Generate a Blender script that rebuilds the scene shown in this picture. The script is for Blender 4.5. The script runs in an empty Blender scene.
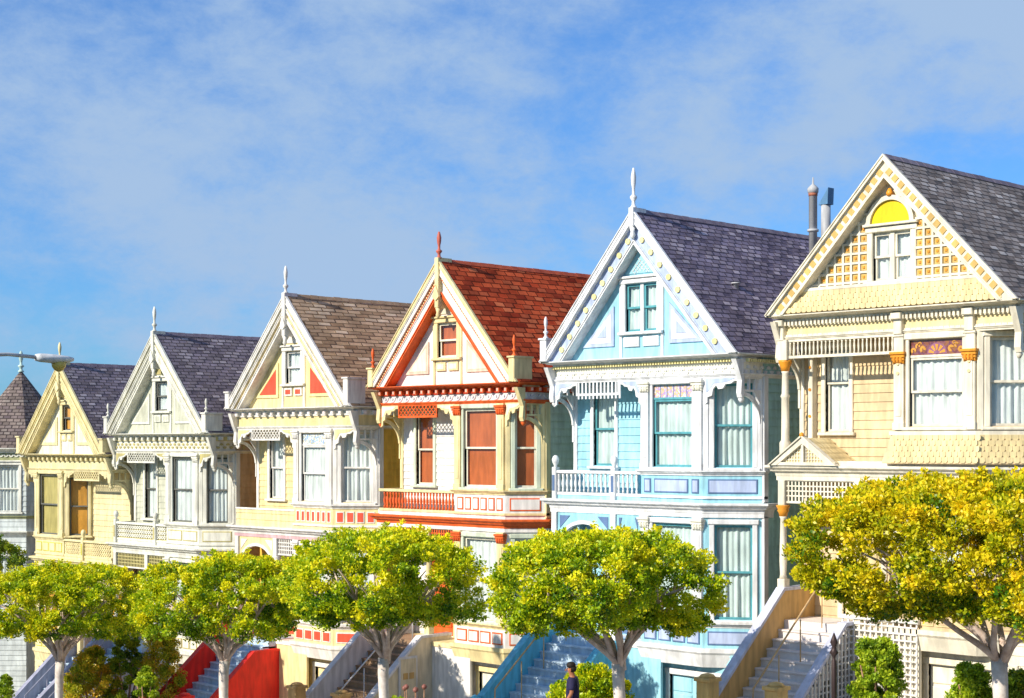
import bpy, math, random
import numpy as np
from mathutils import Matrix, Vector
R = math.radians
random.seed(7)
scene = bpy.context.scene
col = scene.collection

# ------------------------------------------------------------------ camera model
CAM_F, CAM_H, CAM_A, D = 1625.0, 445.0, R(45.23), 30.0
def wx(px, Y=D):                      # world X of picture column px on the plane Y
    return Y * math.tan(math.atan((px - 512) / CAM_F) - CAM_A)
def ground_z(x):
    x = max(-140, min(60, x))
    return -5.95 + 0.115 * (x + 20)

# ------------------------------------------------------------------ materials
def new_mat(name):
    m = bpy.data.materials.new(name); m.use_nodes = True
    nt = m.node_tree; b = nt.nodes['Principled BSDF']
    return m, nt, b
def N(nt, t, **kw):
    n = nt.nodes.new(t)
    for k, v in kw.items(): setattr(n, k, v)
    return n
def c4(c): return (c[0], c[1], c[2], 1)
def paint(name, c, rough=.5, var=.16, scale=1.3, bump=.2, dirt=.24):
    m, nt, b = new_mat(name)
    tc = N(nt, 'ShaderNodeTexCoord')
    n1 = N(nt, 'ShaderNodeTexNoise'); n1.inputs['Scale'].default_value = scale; n1.inputs['Detail'].default_value = 6
    mp = N(nt, 'ShaderNodeMapping'); mp.inputs['Scale'].default_value = (2.5, 2.5, .5)   # rain streaks
    n2 = N(nt, 'ShaderNodeTexNoise'); n2.inputs['Scale'].default_value = 3.; n2.inputs['Detail'].default_value = 5
    n3 = N(nt, 'ShaderNodeTexNoise'); n3.inputs['Scale'].default_value = 45.; n3.inputs['Detail'].default_value = 2
    r1 = N(nt, 'ShaderNodeMapRange'); r1.inputs['From Min'].default_value = .3; r1.inputs['From Max'].default_value = .7
    r1.inputs['To Min'].default_value = 1 - var; r1.inputs['To Max'].default_value = 1 + var * .5
    r2 = N(nt, 'ShaderNodeMapRange'); r2.inputs['From Min'].default_value = .38; r2.inputs['From Max'].default_value = .62
    r2.inputs['To Min'].default_value = 1 - dirt; r2.inputs['To Max'].default_value = 1
    mu = N(nt, 'ShaderNodeMath', operation='MULTIPLY')
    mx = N(nt, 'ShaderNodeVectorMath', operation='SCALE'); mx.inputs[0].default_value = c
    bp = N(nt, 'ShaderNodeBump'); bp.inputs['Strength'].default_value = bump; bp.inputs['Distance'].default_value = .01
    L = nt.links.new
    L(tc.outputs['Object'], n1.inputs['Vector']); L(tc.outputs['Object'], mp.inputs['Vector']); L(mp.outputs[0], n2.inputs['Vector'])
    L(tc.outputs['Object'], n3.inputs['Vector'])
    L(n1.outputs[0], r1.inputs['Value']); L(n2.outputs[0], r2.inputs['Value'])
    L(r1.outputs[0], mu.inputs[0]); L(r2.outputs[0], mu.inputs[1]); L(mu.outputs[0], mx.inputs['Scale'])
    L(mx.outputs[0], b.inputs['Base Color']); L(n3.outputs[0], bp.inputs['Height']); L(bp.outputs[0], b.inputs['Normal'])
    b.inputs['Roughness'].default_value = rough
    b.inputs['Specular IOR Level'].default_value = .3
    return m
def shingles(name, cols, w=.30, h=.17, dark=.35):
    m, nt, b = new_mat(name); L = nt.links.new
    uv = N(nt, 'ShaderNodeUVMap')
    # jitter so the courses are never ruler straight
    nj = N(nt, 'ShaderNodeTexNoise'); nj.inputs['Scale'].default_value = 1.7; nj.inputs['Detail'].default_value = 4
    sub = N(nt, 'ShaderNodeVectorMath', operation='SUBTRACT'); sub.inputs[1].default_value = (.5, .5, .5)
    sc = N(nt, 'ShaderNodeVectorMath', operation='MULTIPLY'); sc.inputs[1].default_value = (.05, .06, 0)
    ad = N(nt, 'ShaderNodeVectorMath', operation='ADD')
    L(uv.outputs[0], nj.inputs['Vector']); L(nj.outputs['Color'], sub.inputs[0]); L(sub.outputs[0], sc.inputs[0])
    L(uv.outputs[0], ad.inputs[0]); L(sc.outputs[0], ad.inputs[1])
    br = N(nt, 'ShaderNodeTexBrick'); br.offset = .5
    br.inputs['Scale'].default_value = 1; br.inputs['Brick Width'].default_value = w; br.inputs['Row Height'].default_value = h
    br.inputs['Mortar Size'].default_value = .028; br.inputs['Mortar Smooth'].default_value = .6
    br.inputs['Color1'].default_value = (0, 0, 0, 1); br.inputs['Color2'].default_value = (1, 1, 1, 1); br.inputs['Mortar'].default_value = (.5, .5, .5, 1)
    L(ad.outputs[0], br.inputs['Vector'])
    cr = N(nt, 'ShaderNodeValToRGB'); cr.color_ramp.elements[0].color = c4(cols[0]); cr.color_ramp.elements[1].color = c4(cols[-1])
    for i, c in enumerate(cols[1:-1]):
        e = cr.color_ramp.elements.new((i + 1) / (len(cols) - 1)); e.color = c4(c)
    L(br.outputs['Color'], cr.inputs[0])
    nz = N(nt, 'ShaderNodeTexNoise'); nz.inputs['Scale'].default_value = .9; nz.inputs['Detail'].default_value = 8; nz.inputs['Roughness'].default_value = .7
    L(uv.outputs[0], nz.inputs['Vector'])
    rr = N(nt, 'ShaderNodeMapRange'); rr.inputs['From Min'].default_value = .3; rr.inputs['From Max'].default_value = .7
    rr.inputs['To Min'].default_value = .55; rr.inputs['To Max'].default_value = 1.4
    L(nz.outputs[0], rr.inputs['Value'])
    mo = N(nt, 'ShaderNodeMapRange'); mo.inputs['To Min'].default_value = 1; mo.inputs['To Max'].default_value = dark
    L(br.outputs['Fac'], mo.inputs['Value'])
    mu = N(nt, 'ShaderNodeMath', operation='MULTIPLY'); L(rr.outputs[0], mu.inputs[0]); L(mo.outputs[0], mu.inputs[1])
    vs = N(nt, 'ShaderNodeVectorMath', operation='SCALE'); L(cr.outputs[0], vs.inputs[0]); L(mu.outputs[0], vs.inputs['Scale'])
    L(vs.outputs[0], b.inputs['Base Color'])
    # courses overlap: saw tooth height
    sx = N(nt, 'ShaderNodeSeparateXYZ'); L(ad.outputs[0], sx.inputs[0])
    dv = N(nt, 'ShaderNodeMath', operation='DIVIDE'); dv.inputs[1].default_value = h; L(sx.outputs['Y'], dv.inputs[0])
    fr = N(nt, 'ShaderNodeMath', operation='FRACT'); L(dv.outputs[0], fr.inputs[0])
    a2 = N(nt, 'ShaderNodeMath', operation='ADD'); L(fr.outputs[0], a2.inputs[0]); L(br.outputs['Color'], a2.inputs[1])
    bp = N(nt, 'ShaderNodeBump'); bp.inputs['Strength'].default_value = .9; bp.inputs['Distance'].default_value = .03
    L(a2.outputs[0], bp.inputs['Height']); L(bp.outputs[0], b.inputs['Normal'])
    b.inputs['Roughness'].default_value = .9; b.inputs['Specular IOR Level'].default_value = .1
    return m
def glass():
    m, nt, b = new_mat('window_glass'); L = nt.links.new
    nt.nodes.remove(b); out = nt.nodes['Material Output']
    t = N(nt, 'ShaderNodeBsdfTransparent'); t.inputs[0].default_value = (.90, .96, .97, 1)
    g = N(nt, 'ShaderNodeBsdfGlossy'); g.inputs['Roughness'].default_value = .03
    n = N(nt, 'ShaderNodeTexNoise'); n.inputs['Scale'].default_value = .8
    tc = N(nt, 'ShaderNodeTexCoord'); L(tc.outputs['Object'], n.inputs['Vector'])
    bp = N(nt, 'ShaderNodeBump'); bp.inputs['Strength'].default_value = .05; L(n.outputs[0], bp.inputs['Height']); L(bp.outputs[0], g.inputs['Normal'])
    lw = N(nt, 'ShaderNodeLayerWeight'); lw.inputs[0].default_value = .5; pw = N(nt, 'ShaderNodeMath', operation='POWER'); pw.inputs[1].default_value = 3.5; L(lw.outputs['Facing'], pw.inputs[0])
    fr = N(nt, 'ShaderNodeMath', operation='MULTIPLY_ADD'); fr.inputs[1].default_value = .75; fr.inputs[2].default_value = .05; L(pw.outputs[0], fr.inputs[0])
    mx = N(nt, 'ShaderNodeMixShader'); L(fr.outputs[0], mx.inputs[0]); L(t.outputs[0], mx.inputs[1]); L(g.outputs[0], mx.inputs[2])
    L(mx.outputs[0], out.inputs['Surface'])
    return m
def stained(name, cols, sc=14):
    m, nt, b = new_mat(name); L = nt.links.new
    tc = N(nt, 'ShaderNodeTexCoord'); v = N(nt, 'ShaderNodeTexVoronoi'); v.inputs['Scale'].default_value = sc
    L(tc.outputs['Object'], v.inputs['Vector'])
    sp = N(nt, 'ShaderNodeSeparateColor'); L(v.outputs['Color'], sp.inputs[0])
    cr = N(nt, 'ShaderNodeValToRGB'); cr.color_ramp.interpolation = 'CONSTANT'
    cr.color_ramp.elements[0].color = c4(cols[0]); cr.color_ramp.elements[1].position = 1 / len(cols); cr.color_ramp.elements[1].color = c4(cols[1])
    for i, c in enumerate(cols[2:]):
        e = cr.color_ramp.elements.new((i + 2) / len(cols)); e.color = c4(c)
    L(sp.outputs[0], cr.inputs[0]); L(cr.outputs[0], b.inputs['Base Color']); b.inputs['Roughness'].default_value = .15
    return m
def leafmat(name, dark, mid, hi):
    m, nt, b = new_mat(name); L = nt.links.new
    at = N(nt, 'ShaderNodeAttribute'); at.attribute_name = 'leaf_tone'
    cr = N(nt, 'ShaderNodeValToRGB'); cr.color_ramp.elements[0].color = c4(dark); cr.color_ramp.elements[1].color = c4(hi)
    e = cr.color_ramp.elements.new(.45); e.color = c4(mid)
    L(at.outputs['Fac'], cr.inputs[0])
    L(cr.outputs[0], b.inputs['Base Color']); b.inputs['Roughness'].default_value = .42; b.inputs['Specular IOR Level'].default_value = .4
    tr = N(nt, 'ShaderNodeBsdfTranslucent'); L(cr.outputs[0], tr.inputs[0])
    mx = N(nt, 'ShaderNodeMixShader'); mx.inputs[0].default_value = .36
    L(b.outputs[0], mx.inputs[1]); L(tr.outputs[0], mx.inputs[2]); L(mx.outputs[0], nt.nodes['Material Output'].inputs['Surface'])
    return m
def noisemat(name, c1, c2, scale=4, rough=.9, bump=.4, dist=.02):
    m, nt, b = new_mat(name); L = nt.links.new
    tc = N(nt, 'ShaderNodeTexCoord'); n = N(nt, 'ShaderNodeTexNoise'); n.inputs['Scale'].default_value = scale; n.inputs['Detail'].default_value = 8
    n.inputs['Roughness'].default_value = .65
    L(tc.outputs['Object'], n.inputs['Vector'])
    cr = N(nt, 'ShaderNodeValToRGB'); cr.color_ramp.elements[0].position = .35; cr.color_ramp.elements[1].position = .65
    cr.color_ramp.elements[0].color = c4(c1); cr.color_ramp.elements[1].color = c4(c2)
    L(n.outputs[0], cr.inputs[0]); L(cr.outputs[0], b.inputs['Base Color'])
    bp = N(nt, 'ShaderNodeBump'); bp.inputs['Strength'].default_value = bump; bp.inputs['Distance'].default_value = dist
    L(n.outputs[0], bp.inputs['Height']); L(bp.outputs[0], b.inputs['Normal']); b.inputs['Roughness'].default_value = rough
    return m
def metal(name, c, rough=.35, met=.9):
    m = paint(name, c, rough, .1); b = m.node_tree.nodes['Principled BSDF']; b.inputs['Metallic'].default_value = met; return m

WHITE = paint('white_trim_paint', (.80, .77, .72), .45); COOLW = paint('cool_white_paint', (.79, .80, .82), .45); WARMW = paint('warm_cream_white_paint', (.80, .74, .60), .45)
CREAMW = paint('cream_white_trim_paint', (.84, .82, .70), .45)
GLASS = glass()
DARK = paint('dark_interior', (.02, .018, .018), .8)
CURT = paint('white_curtain', (.80, .79, .76), .8, .08)
CURTB = paint('pale_grey_teal_curtain', (.70, .77, .74), .8, .12)
CONC = noisemat('concrete', (.34, .33, .31), (.46, .44, .41), 3)
IRON = metal('dark_iron', (.06, .04, .04), .5, .4)
STEEL = metal('galvanised_steel', (.48, .49, .51), .55, .0)

# ------------------------------------------------------------------ mesh builder
class MB:
    def __init__(s):
        s.v = []; s.f = []; s.m = []; s.mats = []; s.M = Matrix.Identity(4); s.uv = {}; s.sm = []
    def frame(s, o=(0, 0, 0), u=(1, 0, 0), v=(0, 1, 0), w=(0, 0, 1)):
        s.M = Matrix(((u[0], v[0], w[0], o[0]), (u[1], v[1], w[1], o[1]), (u[2], v[2], w[2], o[2]), (0, 0, 0, 1))); return s
    def mi(s, m):
        if m not in s.mats: s.mats.append(m)
        return s.mats.index(m)
    def add(s, vs, fs, m, smooth=False, uvs=None):
        b = len(s.v); k = s.mi(m)
        s.v += [tuple(s.M @ Vector(p)) for p in vs]
        for i, f in enumerate(fs):
            if uvs: s.uv[len(s.f)] = uvs[i]
            s.f.append([b + j for j in f]); s.m.append(k); s.sm.append(smooth)
    def box(s, x0, x1, y0, y1, z0, z1, m):
        vs = [(x, y, z) for z in (z0, z1) for y in (y0, y1) for x in (x0, x1)]
        s.add(vs, [(0, 2, 3, 1), (4, 5, 7, 6), (0, 1, 5, 4), (2, 6, 7, 3), (0, 4, 6, 2), (1, 3, 7, 5)], m)
    def bbox(s, x0, x1, y0, y1, z0, z1, m, c=.015):        # box with its front edges eased
        vs = [(x0, y1, z0), (x1, y1, z0), (x1, y1, z1), (x0, y1, z1), (x0, y0 + c, z0), (x1, y0 + c, z0), (x1, y0 + c, z1), (x0, y0 + c, z1),
              (x0 + c, y0, z0 + c), (x1 - c, y0, z0 + c), (x1 - c, y0, z1 - c), (x0 + c, y0, z1 - c)]
        s.add(vs, [(0, 3, 2, 1), (0, 1, 5, 4), (1, 2, 6, 5), (2, 3, 7, 6), (3, 0, 4, 7), (4, 5, 9, 8), (5, 6, 10, 9), (6, 7, 11, 10), (7, 4, 8, 11), (8, 9, 10, 11)], m)
    def prism(s, poly, y0, y1, m):                        # polygon in (x,z), extruded in y
        n = len(poly)
        ar = sum(poly[i][0] * poly[(i + 1) % n][1] - poly[(i + 1) % n][0] * poly[i][1] for i in range(n))
        if ar < 0: poly = poly[::-1]
        vs = [(p[0], y0, p[1]) for p in poly] + [(p[0], y1, p[1]) for p in poly]
        fs = [tuple(range(n)), tuple(range(2 * n - 1, n - 1, -1))] + [(i, i + n, (i + 1) % n + n, (i + 1) % n) for i in range(n)]
        s.add(vs, fs, m)
    def lathe(s, cx, cy, prof, m, seg=12):
        vs = [(cx + r * math.cos(2 * math.pi * k / seg), cy + r * math.sin(2 * math.pi * k / seg), z) for r, z in prof for k in range(seg)]
        fs = [(i * seg + k, i * seg + (k + 1) % seg, (i + 1) * seg + (k + 1) % seg, (i + 1) * seg + k) for i in range(len(prof) - 1) for k in range(seg)]
        fs += [tuple(range(seg - 1, -1, -1)), tuple((len(prof) - 1) * seg + k for k in range(seg))]
        s.add(vs, fs, m, True)
    def tube(s, pts, rad, m, seg=7):
        vs = []; n = len(pts)
        for i, p in enumerate(pts):
            p = Vector(p); a = Vector(pts[max(0, i - 1)]); b = Vector(pts[min(n - 1, i + 1)])
            t = (b - a).normalized(); h = Vector((0, 0, 1)) if abs(t.z) < .9 else Vector((1, 0, 0))
            e1 = t.cross(h).normalized(); e2 = t.cross(e1)
            r = rad[i] if isinstance(rad, (list, tuple)) else rad
            for k in range(seg):
                q = p + (e1 * math.cos(2 * math.pi * k / seg) + e2 * math.sin(2 * math.pi * k / seg)) * r; vs.append(tuple(q))
        fs = [(i * seg + k, (i + 1) * seg + k, (i + 1) * seg + (k + 1) % seg, i * seg + (k + 1) % seg) for i in range(n - 1) for k in range(seg)]
        fs += [tuple(range(seg)), tuple(range(n * seg - 1, (n - 1) * seg - 1, -1))]
        s.add(vs, fs, m, True)
    def sweep(s, path, prof, m):                          # mitred moulding; prof = closed (out, z) loop; outward = right of path
        n = len(path); k = len(prof); vs = []
        for i, p in enumerate(path):
            ns = []
            for a, b in ((i - 1, i), (i, i + 1)):
                if a >= 0 and b < n:
                    dx, dy = path[b][0] - path[a][0], path[b][1] - path[a][1]; l = math.hypot(dx, dy); ns.append((dy / l, -dx / l))
            if len(ns) == 1: mx, my = ns[0]
            else:
                sx, sy = ns[0][0] + ns[1][0], ns[0][1] + ns[1][1]; q = 2 / (sx * sx + sy * sy); mx, my = sx * q, sy * q
            vs += [(p[0] + mx * o, p[1] + my * o, z) for o, z in prof]
        fs = [(i * k + j, i * k + (j + 1) % k, (i + 1) * k + (j + 1) % k, (i + 1) * k + j) for i in range(n - 1) for j in range(k)]
        fs += [tuple(range(k - 1, -1, -1)), tuple((n - 1) * k + j for j in range(k))]
        s.add(vs, fs, m)
    def build(s, name, parent=None):
        me = bpy.data.meshes.new(name); me.from_pydata(s.v, [], s.f)
        for m in s.mats: me.materials.append(m)
        me.polygons.foreach_set('material_index', s.m); me.polygons.foreach_set('use_smooth', s.sm)
        if s.uv:
            ul = me.uv_layers.new(name='UVMap')
            for pi, uvs in s.uv.items():
                for li, q in zip(me.polygons[pi].loop_indices, uvs): ul.data[li].uv = q
        me.update()
        o = bpy.data.objects.new(name, me); col.objects.link(o)
        if parent: o.parent = parent
        return o
def empty(name, loc, rz=0):
    o = bpy.data.objects.new(name, None); o.location = loc; o.rotation_euler.z = rz; o.empty_display_size = .3; col.objects.link(o); return o
def tag(o, label=None, cat=None, group=None, kind=None):
    if label: o['label'] = label
    if cat: o['category'] = cat
    if group: o['group'] = group
    if kind: o['kind'] = kind
    return o
def crown_prof(z0, z1, out, base=0.):
    h = z1 - z0
    return [(base, z0), (base + out * .25, z0), (base + out * .3, z0 + h * .3), (base + out * .62, z0 + h * .45), (base + out * .7, z0 + h * .62),
            (base + out * .92, z0 + h * .72), (base + out, z0 + h * .8), (base + out, z1), (base, z1)]
def rect_prof(o0, o1, z0, z1): return [(o0, z0), (o1, z0), (o1, z1), (o0, z1)]

# ------------------------------------------------------------------ walls and windows (in a frame: u along, v inward, w up)
def siding(mb, u0, u1, w0, w1, holes, m, pitch=.2, plain=False):
    zs = {w0, w1}
    for h in holes:
        for z in (h[2], h[3]):
            if w0 < z < w1: zs.add(z)
    if not plain:
        k = math.ceil(w0 / pitch)
        while k * pitch < w1: zs.add(k * pitch); k += 1
    zs = sorted(zs); lip = .022
    for a, b in zip(zs, zs[1:]):
        if b - a < 1e-4: continue
        c = (a + b) / 2; iv = [(u0, u1)]
        for h in holes:
            if h[2] < c < h[3]:
                nv = []
                for p, q in iv:
                    if h[0] > p: nv.append((p, min(q, h[0])))
                    if h[1] < q: nv.append((max(p, h[1]), q))
                iv = [t for t in nv if t[1] - t[0] > 1e-4]
        if plain: oa = ob = 0
        else:
            fa = (a / pitch) - math.floor(a / pitch + 1e-6); fb = fa + (b - a) / pitch
            oa = -lip * (1 - fa); ob = -lip * (1 - min(1, fb))
        for p, q in iv:
            vs = [(p, oa, a), (q, oa, a), (q, ob, b), (p, ob, b), (p, .1, a), (q, .1, a), (q, .1, b), (p, .1, b)]
            mb.add(vs, [(0, 1, 2, 3), (4, 0, 3, 7), (1, 5, 6, 2), (0, 4, 5, 1), (3, 2, 6, 7), (5, 4, 7, 6)], m)
def window(par, fr, u0, u1, w0, w1, casing, sash, curt, blind=False, head=True, glassm=None, top=None, cw=.11, split=.5, deep=.03, arch=False, twin=False, cap=None):
    """one window: casing mesh, with sash, pane, curtain (and stained glass) as its sub-parts"""
    b = MB(); b.frame(*fr)
    p = -.06
    b.bbox(u0 - cw, u0, p, .02, w0 - .02, w1 + .02, casing); b.bbox(u1, u1 + cw, p, .02, w0 - .02, w1 + .02, casing)
    b.bbox(u0 - cw - .03, u1 + cw + .03, p - .02, .02, w1 + .02, w1 + .14, casing)
    if head: b.bbox(u0 - cw - .07, u1 + cw + .07, p - .07, .02, w1 + .14, w1 + .20, casing)
    b.bbox(u0 - cw - .06, u1 + cw + .06, p - .06, .02, w0 - .09, w0 - .02, casing)
    # jamb lining
    b.box(u0 - .012, u0, .02, .2, w0, w1, casing); b.box(u1, u1 + .012, .02, .2, w0, w1, casing)
    b.box(u0, u1, .02, .26, w1, w1 + .012, casing); b.box(u0, u1, .02, .26, w0 - .012, w0, casing)
    W = b.build('window', par)
    tw1 = w1
    if top:
        tw1 = w1 - top[0]
        t = MB(); t.frame(*fr); t.box(u0, u1, deep, deep + .02, tw1 + .05, w1, top[1])
        for k in range(1, 6 if len(top) < 4 else 1):
            uu = u0 + (u1 - u0) * k / 6; t.box(uu - .008, uu + .008, deep - .008, deep, tw1 + .05, w1, top[2])
        if len(top) > 3:                                       # fan in the middle, leaves either side
            zc_ = tw1 + .07; c_ = (u0 + u1) / 2
            t.prism(arc(c_, zc_, 0, .23, 0, math.pi, 12), deep - .004, deep, top[4])
            for k in range(5): t.prism(arc(c_, zc_, .07, .2, math.pi * (k + .2) / 5, math.pi * (k + .8) / 5, 2), deep - .009, deep - .004, top[3])
            for sg in (-1, 1):
                for (du, dz, rr_) in ((.33, .10, .075), (.45, .17, .06), (.55, .08, .065), (.40, .22, .045)):
                    t.prism(arc(c_ + sg * du, zc_ + dz, .02, rr_, .4 * sg, .4 * sg + 4.6, 7), deep - .009, deep, top[3])
        t.build('stained_glass', W)
    s = MB(); s.frame(*fr); g = MB(); g.frame(*fr)
    spans = [(u0, u1)] if not twin else [(u0, (u0 + u1) / 2 - .05), ((u0 + u1) / 2 + .05, u1)]
    if twin: s.box((u0 + u1) / 2 - .05, (u0 + u1) / 2 + .05, 0, .12, w0, w1, casing)
    if top: s.box(u0, u1, deep - .02, deep + .06, tw1, tw1 + .05, sash)
    mid = w0 + (tw1 - w0) * split; t = .05
    for a, c in spans:
        for (z0, z1, y) in ((mid - .02, tw1, deep), (w0, mid + .02, deep + .034)):
            s.box(a, a + t, y, y + .032, z0, z1, sash); s.box(c - t, c, y, y + .032, z0, z1, sash)
            s.box(a + t, c - t, y, y + .032, z0, z0 + t, sash); s.box(a + t, c - t, y, y + .032, z1 - t, z1, sash)
            g.add([(a + t, y + .02, z0 + t), (c - t, y + .02, z0 + t), (c - t, y + .02, z1 - t), (a + t, y + .02, z1 - t)], [(0, 1, 2, 3)], GLASS)
    s.build('sash', W); g.build('pane', W)
    c = MB(); c.frame(*fr); y = deep + .105
    if blind:
        c.box(u0, u1, y, y + .01, w0, w1, curt)
        c.build('blind', W)
    else:
        n = max(12, int((u1 - u0) * 34)); vs = []; rnd = random.Random(int(u0 * 977 + w0 * 31 + len(bpy.data.objects)))
        ph = rnd.random() * 6; gap = 0
        for i in range(n + 1):
            u = u0 + (u1 - u0) * i / n
            o = .028 * math.sin(i * 1.35 + ph) + .016 * math.sin(i * .73 + ph * 2)
            vs += [(u, y + o * .5, w1), (u, y + o * 1.5, w0)]
        fs = []
        for i in range(n):
            if abs((i + .5) / n - .5) * (u1 - u0) < gap / 2: continue
            fs.append((2 * i, 2 * i + 1, 2 * i + 3, 2 * i + 2))
        c.add(vs, fs, curt, True)
        c.build('curtain', W)
    # the dark room behind
    d = MB(); d.frame(*fr); d.box(u0 - .01, u1 + .01, .21, .24, w0 - .01, w1 + .01, DARK); d.build('dark_backing', W)
    return W

def arc(cx, cz, r0, r1, a0, a1, n=8):
    o = [(cx + r1 * math.cos(a0 + (a1 - a0) * k / n), cz + r1 * math.sin(a0 + (a1 - a0) * k / n)) for k in range(n + 1)]
    i = [(cx + r0 * math.cos(a0 + (a1 - a0) * k / n), cz + r0 * math.sin(a0 + (a1 - a0) * k / n)) for k in range(n, -1, -1)]
    return o + i
def finial(name, par, x, y, z, h, m, r=.09, spike=True):
    b = MB(); k = h
    pr = [(r * .9, 0), (r * .9, .06 * k), (r * .5, .1 * k), (r * .45, .2 * k), (r * .95, .27 * k), (r * .95, .31 * k), (r * .4, .36 * k), (r * .4, .5 * k),
          (r * .62, .62 * k), (r * .72, .78 * k), (r * .5, .9 * k), (r * .25, 1. * k)] if spike else \
         [(r, 0), (r, .12 * k), (r * .4, .2 * k), (r * .5, .3 * k), (r * 1.1, .5 * k), (r * 1.2, .65 * k), (r * .9, .82 * k), (r * .3, k)]
    b.lathe(x, y, [(a, z + c) for a, c in pr], m, 10)
    return b.build(name, par)
SCALLOP = [(0, 0), (1, 0), (1, -.16), (.86, -.17), (.76, -.26), (.62, -.27), (.55, -.42), (.42, -.44), (.36, -.30), (.27, -.44), (.24, -.66), (.12, -.72), (.12, -.9), (0, -1)]
def scallop(par, fr, u, w, wid, drop, m, m2=None, flip=False, name='bracket'):
    """cusped hanging bracket; tall side at u (or at u+wid when flipped)"""
    b = MB(); b.frame(*fr)
    P = [(u + (wid - a * wid if flip else a * wid), w + c * drop) for a, c in SCALLOP]
    b.prism(P, -.02, .03, m)
    if m2:
        q = [(.08, -.06), (.9, -.06), (.7, -.18), (.5, -.22), (.3, -.24), (.16, -.5), (.08, -.55)]
        b.prism([(u + (wid - a * wid if flip else a * wid), w + c * drop) for a, c in q], -.028, -.021, m2)
    return b.build(name, par)

# ------------------------------------------------------------------ the Victorian houses
def victorian(P):
    g = lambda k, d=None: P.get(k, d)
    W, B, F, hc, hf, hr, base = P['W'], P['B'], P['F'], P['hc'], P['hf'], P['hr'], P['base']
    wall, side, trim, acc, acc2, sash, curt = P['wall'], P['side'], P['trim'], P['acc'], P['acc2'], P['sash'], P['curt']
    corn = g('corn', trim); col_m = g('col', trim); blind = g('blind', False); panel = g('panel', acc)
    AX = W - F; RD = g('RD', .8); A = RD; al = math.hypot(AX, A)
    H = hc + hr; xc = W / 2; sl = hr / (W / 2 + .1)
    mir = g('mirror', False)
    root = empty('victorian_house', (P['X'], D, P['Z'] - base)); Z0 = base
    if mir: root.location.x = P['X'] + W; root.scale.x = -1
    tag(root, P['label'], 'house', 'Victorian houses in the sloping row')
    FR = ((0, 0, Z0),); RC = ((0, RD, Z0),)
    AN = ((F, 0, Z0), (AX / al, A / al, 0), (-A / al, AX / al, 0)); SD = ((W, 0, Z0), (0, 1, 0), (-1, 0, 0)); SL = ((.06, 0, Z0), (0, 1, 0), (-1, 0, 0))
    zc = hc - .12
    wt, wb = hf - .16, .84
    fz = -3.45                                                 # first floor level
    # --- window openings
    rw = g('rw', (.7, 1.42)); bw = (B + .36, F - .30); aw = (.27, al - .24)
    rwz = g('rwz', (wb, wt - .1))
    lowb = -2.72; lowt = -.52
    # --- side and back walls
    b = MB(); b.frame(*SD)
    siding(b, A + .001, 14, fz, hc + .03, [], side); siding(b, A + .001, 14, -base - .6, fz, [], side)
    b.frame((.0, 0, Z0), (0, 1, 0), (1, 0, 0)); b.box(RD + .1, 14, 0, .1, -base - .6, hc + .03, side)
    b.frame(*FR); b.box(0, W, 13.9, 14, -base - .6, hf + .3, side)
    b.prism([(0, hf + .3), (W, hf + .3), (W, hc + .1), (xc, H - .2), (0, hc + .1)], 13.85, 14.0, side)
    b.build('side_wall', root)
    # --- recessed upper wall, bay walls
    inner = g('inner')
    b = MB(); b.frame(*RC); siding(b, 0, B + .1 - (inner or 0), -.1, hf + .05, [] if inner else [(rw[0], rw[1], rwz[0], rwz[1])], wall)
    if inner:
        li = math.hypot(inner, RD); IF = ((B - inner, RD, Z0), (inner / li, -RD / li, 0), (RD / li, inner / li, 0)); RC = IF; rw = (.2, li - .2)
        b.frame(*IF); siding(b, 0, li, -.1, hf + .05, [(rw[0], rw[1], rwz[0], rwz[1])], wall, plain=True)
    b.build('recess_wall', root)
    b = MB(); b.frame(*FR); lowholes = [(bw[0], bw[1], lowb, lowt)]
    siding(b, B, F, -.3, hf + .05, [(bw[0], bw[1], wb, wt)], wall, plain=True)
    siding(b, B, F, fz + .1, -.3, lowholes, wall, plain=True)
    b.frame(*AN); siding(b, 0, al, -.3, hf + .05, [(aw[0], aw[1], wb, wt)], wall, plain=True)
    siding(b, 0, al, fz + .1, -.3, [(aw[0], aw[1], lowb, lowt)], wall, plain=True)
    b.frame(*FR); b.box(B, B + .08, .1, RD + .6, fz, -.24 if inner else hf, wall)
    # bay floor
    b.prism([(0, 0)] * 0 or [(B, fz), (F, fz), (F, fz + .05), (B, fz + .05)], .1, RD + .5, trim)
    b.frame((0, 0, Z0), (1, 0, 0), (0, 0, 1), (0, 1, 0))
    b.prism([(B, 0.05), (F - .05, .05), (W - .05, A), (W - .05, RD + .5), (B, RD + .5)], fz - .02, fz + .08, trim)
    b.build('bay_wall', root)
    # soffit over the recess / bay corner
    b = MB(); b.frame((0, 0, Z0), (1, 0, 0), (0, 0, 1), (0, 1, 0))
    b.box(.06, W - .06, hf + .02, hf + .06, .05, RD + .12, trim)
    b.build('porch_ceiling', root)
    # balcony floor with ledge cornice
    led = g('ledge', trim)
    path = [(0, RD), (0, 0), (F, 0), (W, A), (W, A + .35)]
    b = MB(); b.frame(*FR)
    b.sweep(path, crown_prof(-.24, 0, .24, .0), led)
    b.sweep(path, rect_prof(0, .05, -.34, -.24), g('ledge2', trim))
    b.sweep(path, rect_prof(-.1, .01, .0, .1), g('apron', trim))
    b.frame((0, 0, Z0), (1, 0, 0), (0, 0, 1), (0, 1, 0))
    b.prism([(.02, .02), (F, .02), (W - .02, A), (W - .02, RD + .4), (.02, RD + .4)], -.2, -.04, trim)
    b.build('balcony_ledge', root)
    # bay apron (below upper windows)
    b = MB(); b.frame(*FR)
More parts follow.
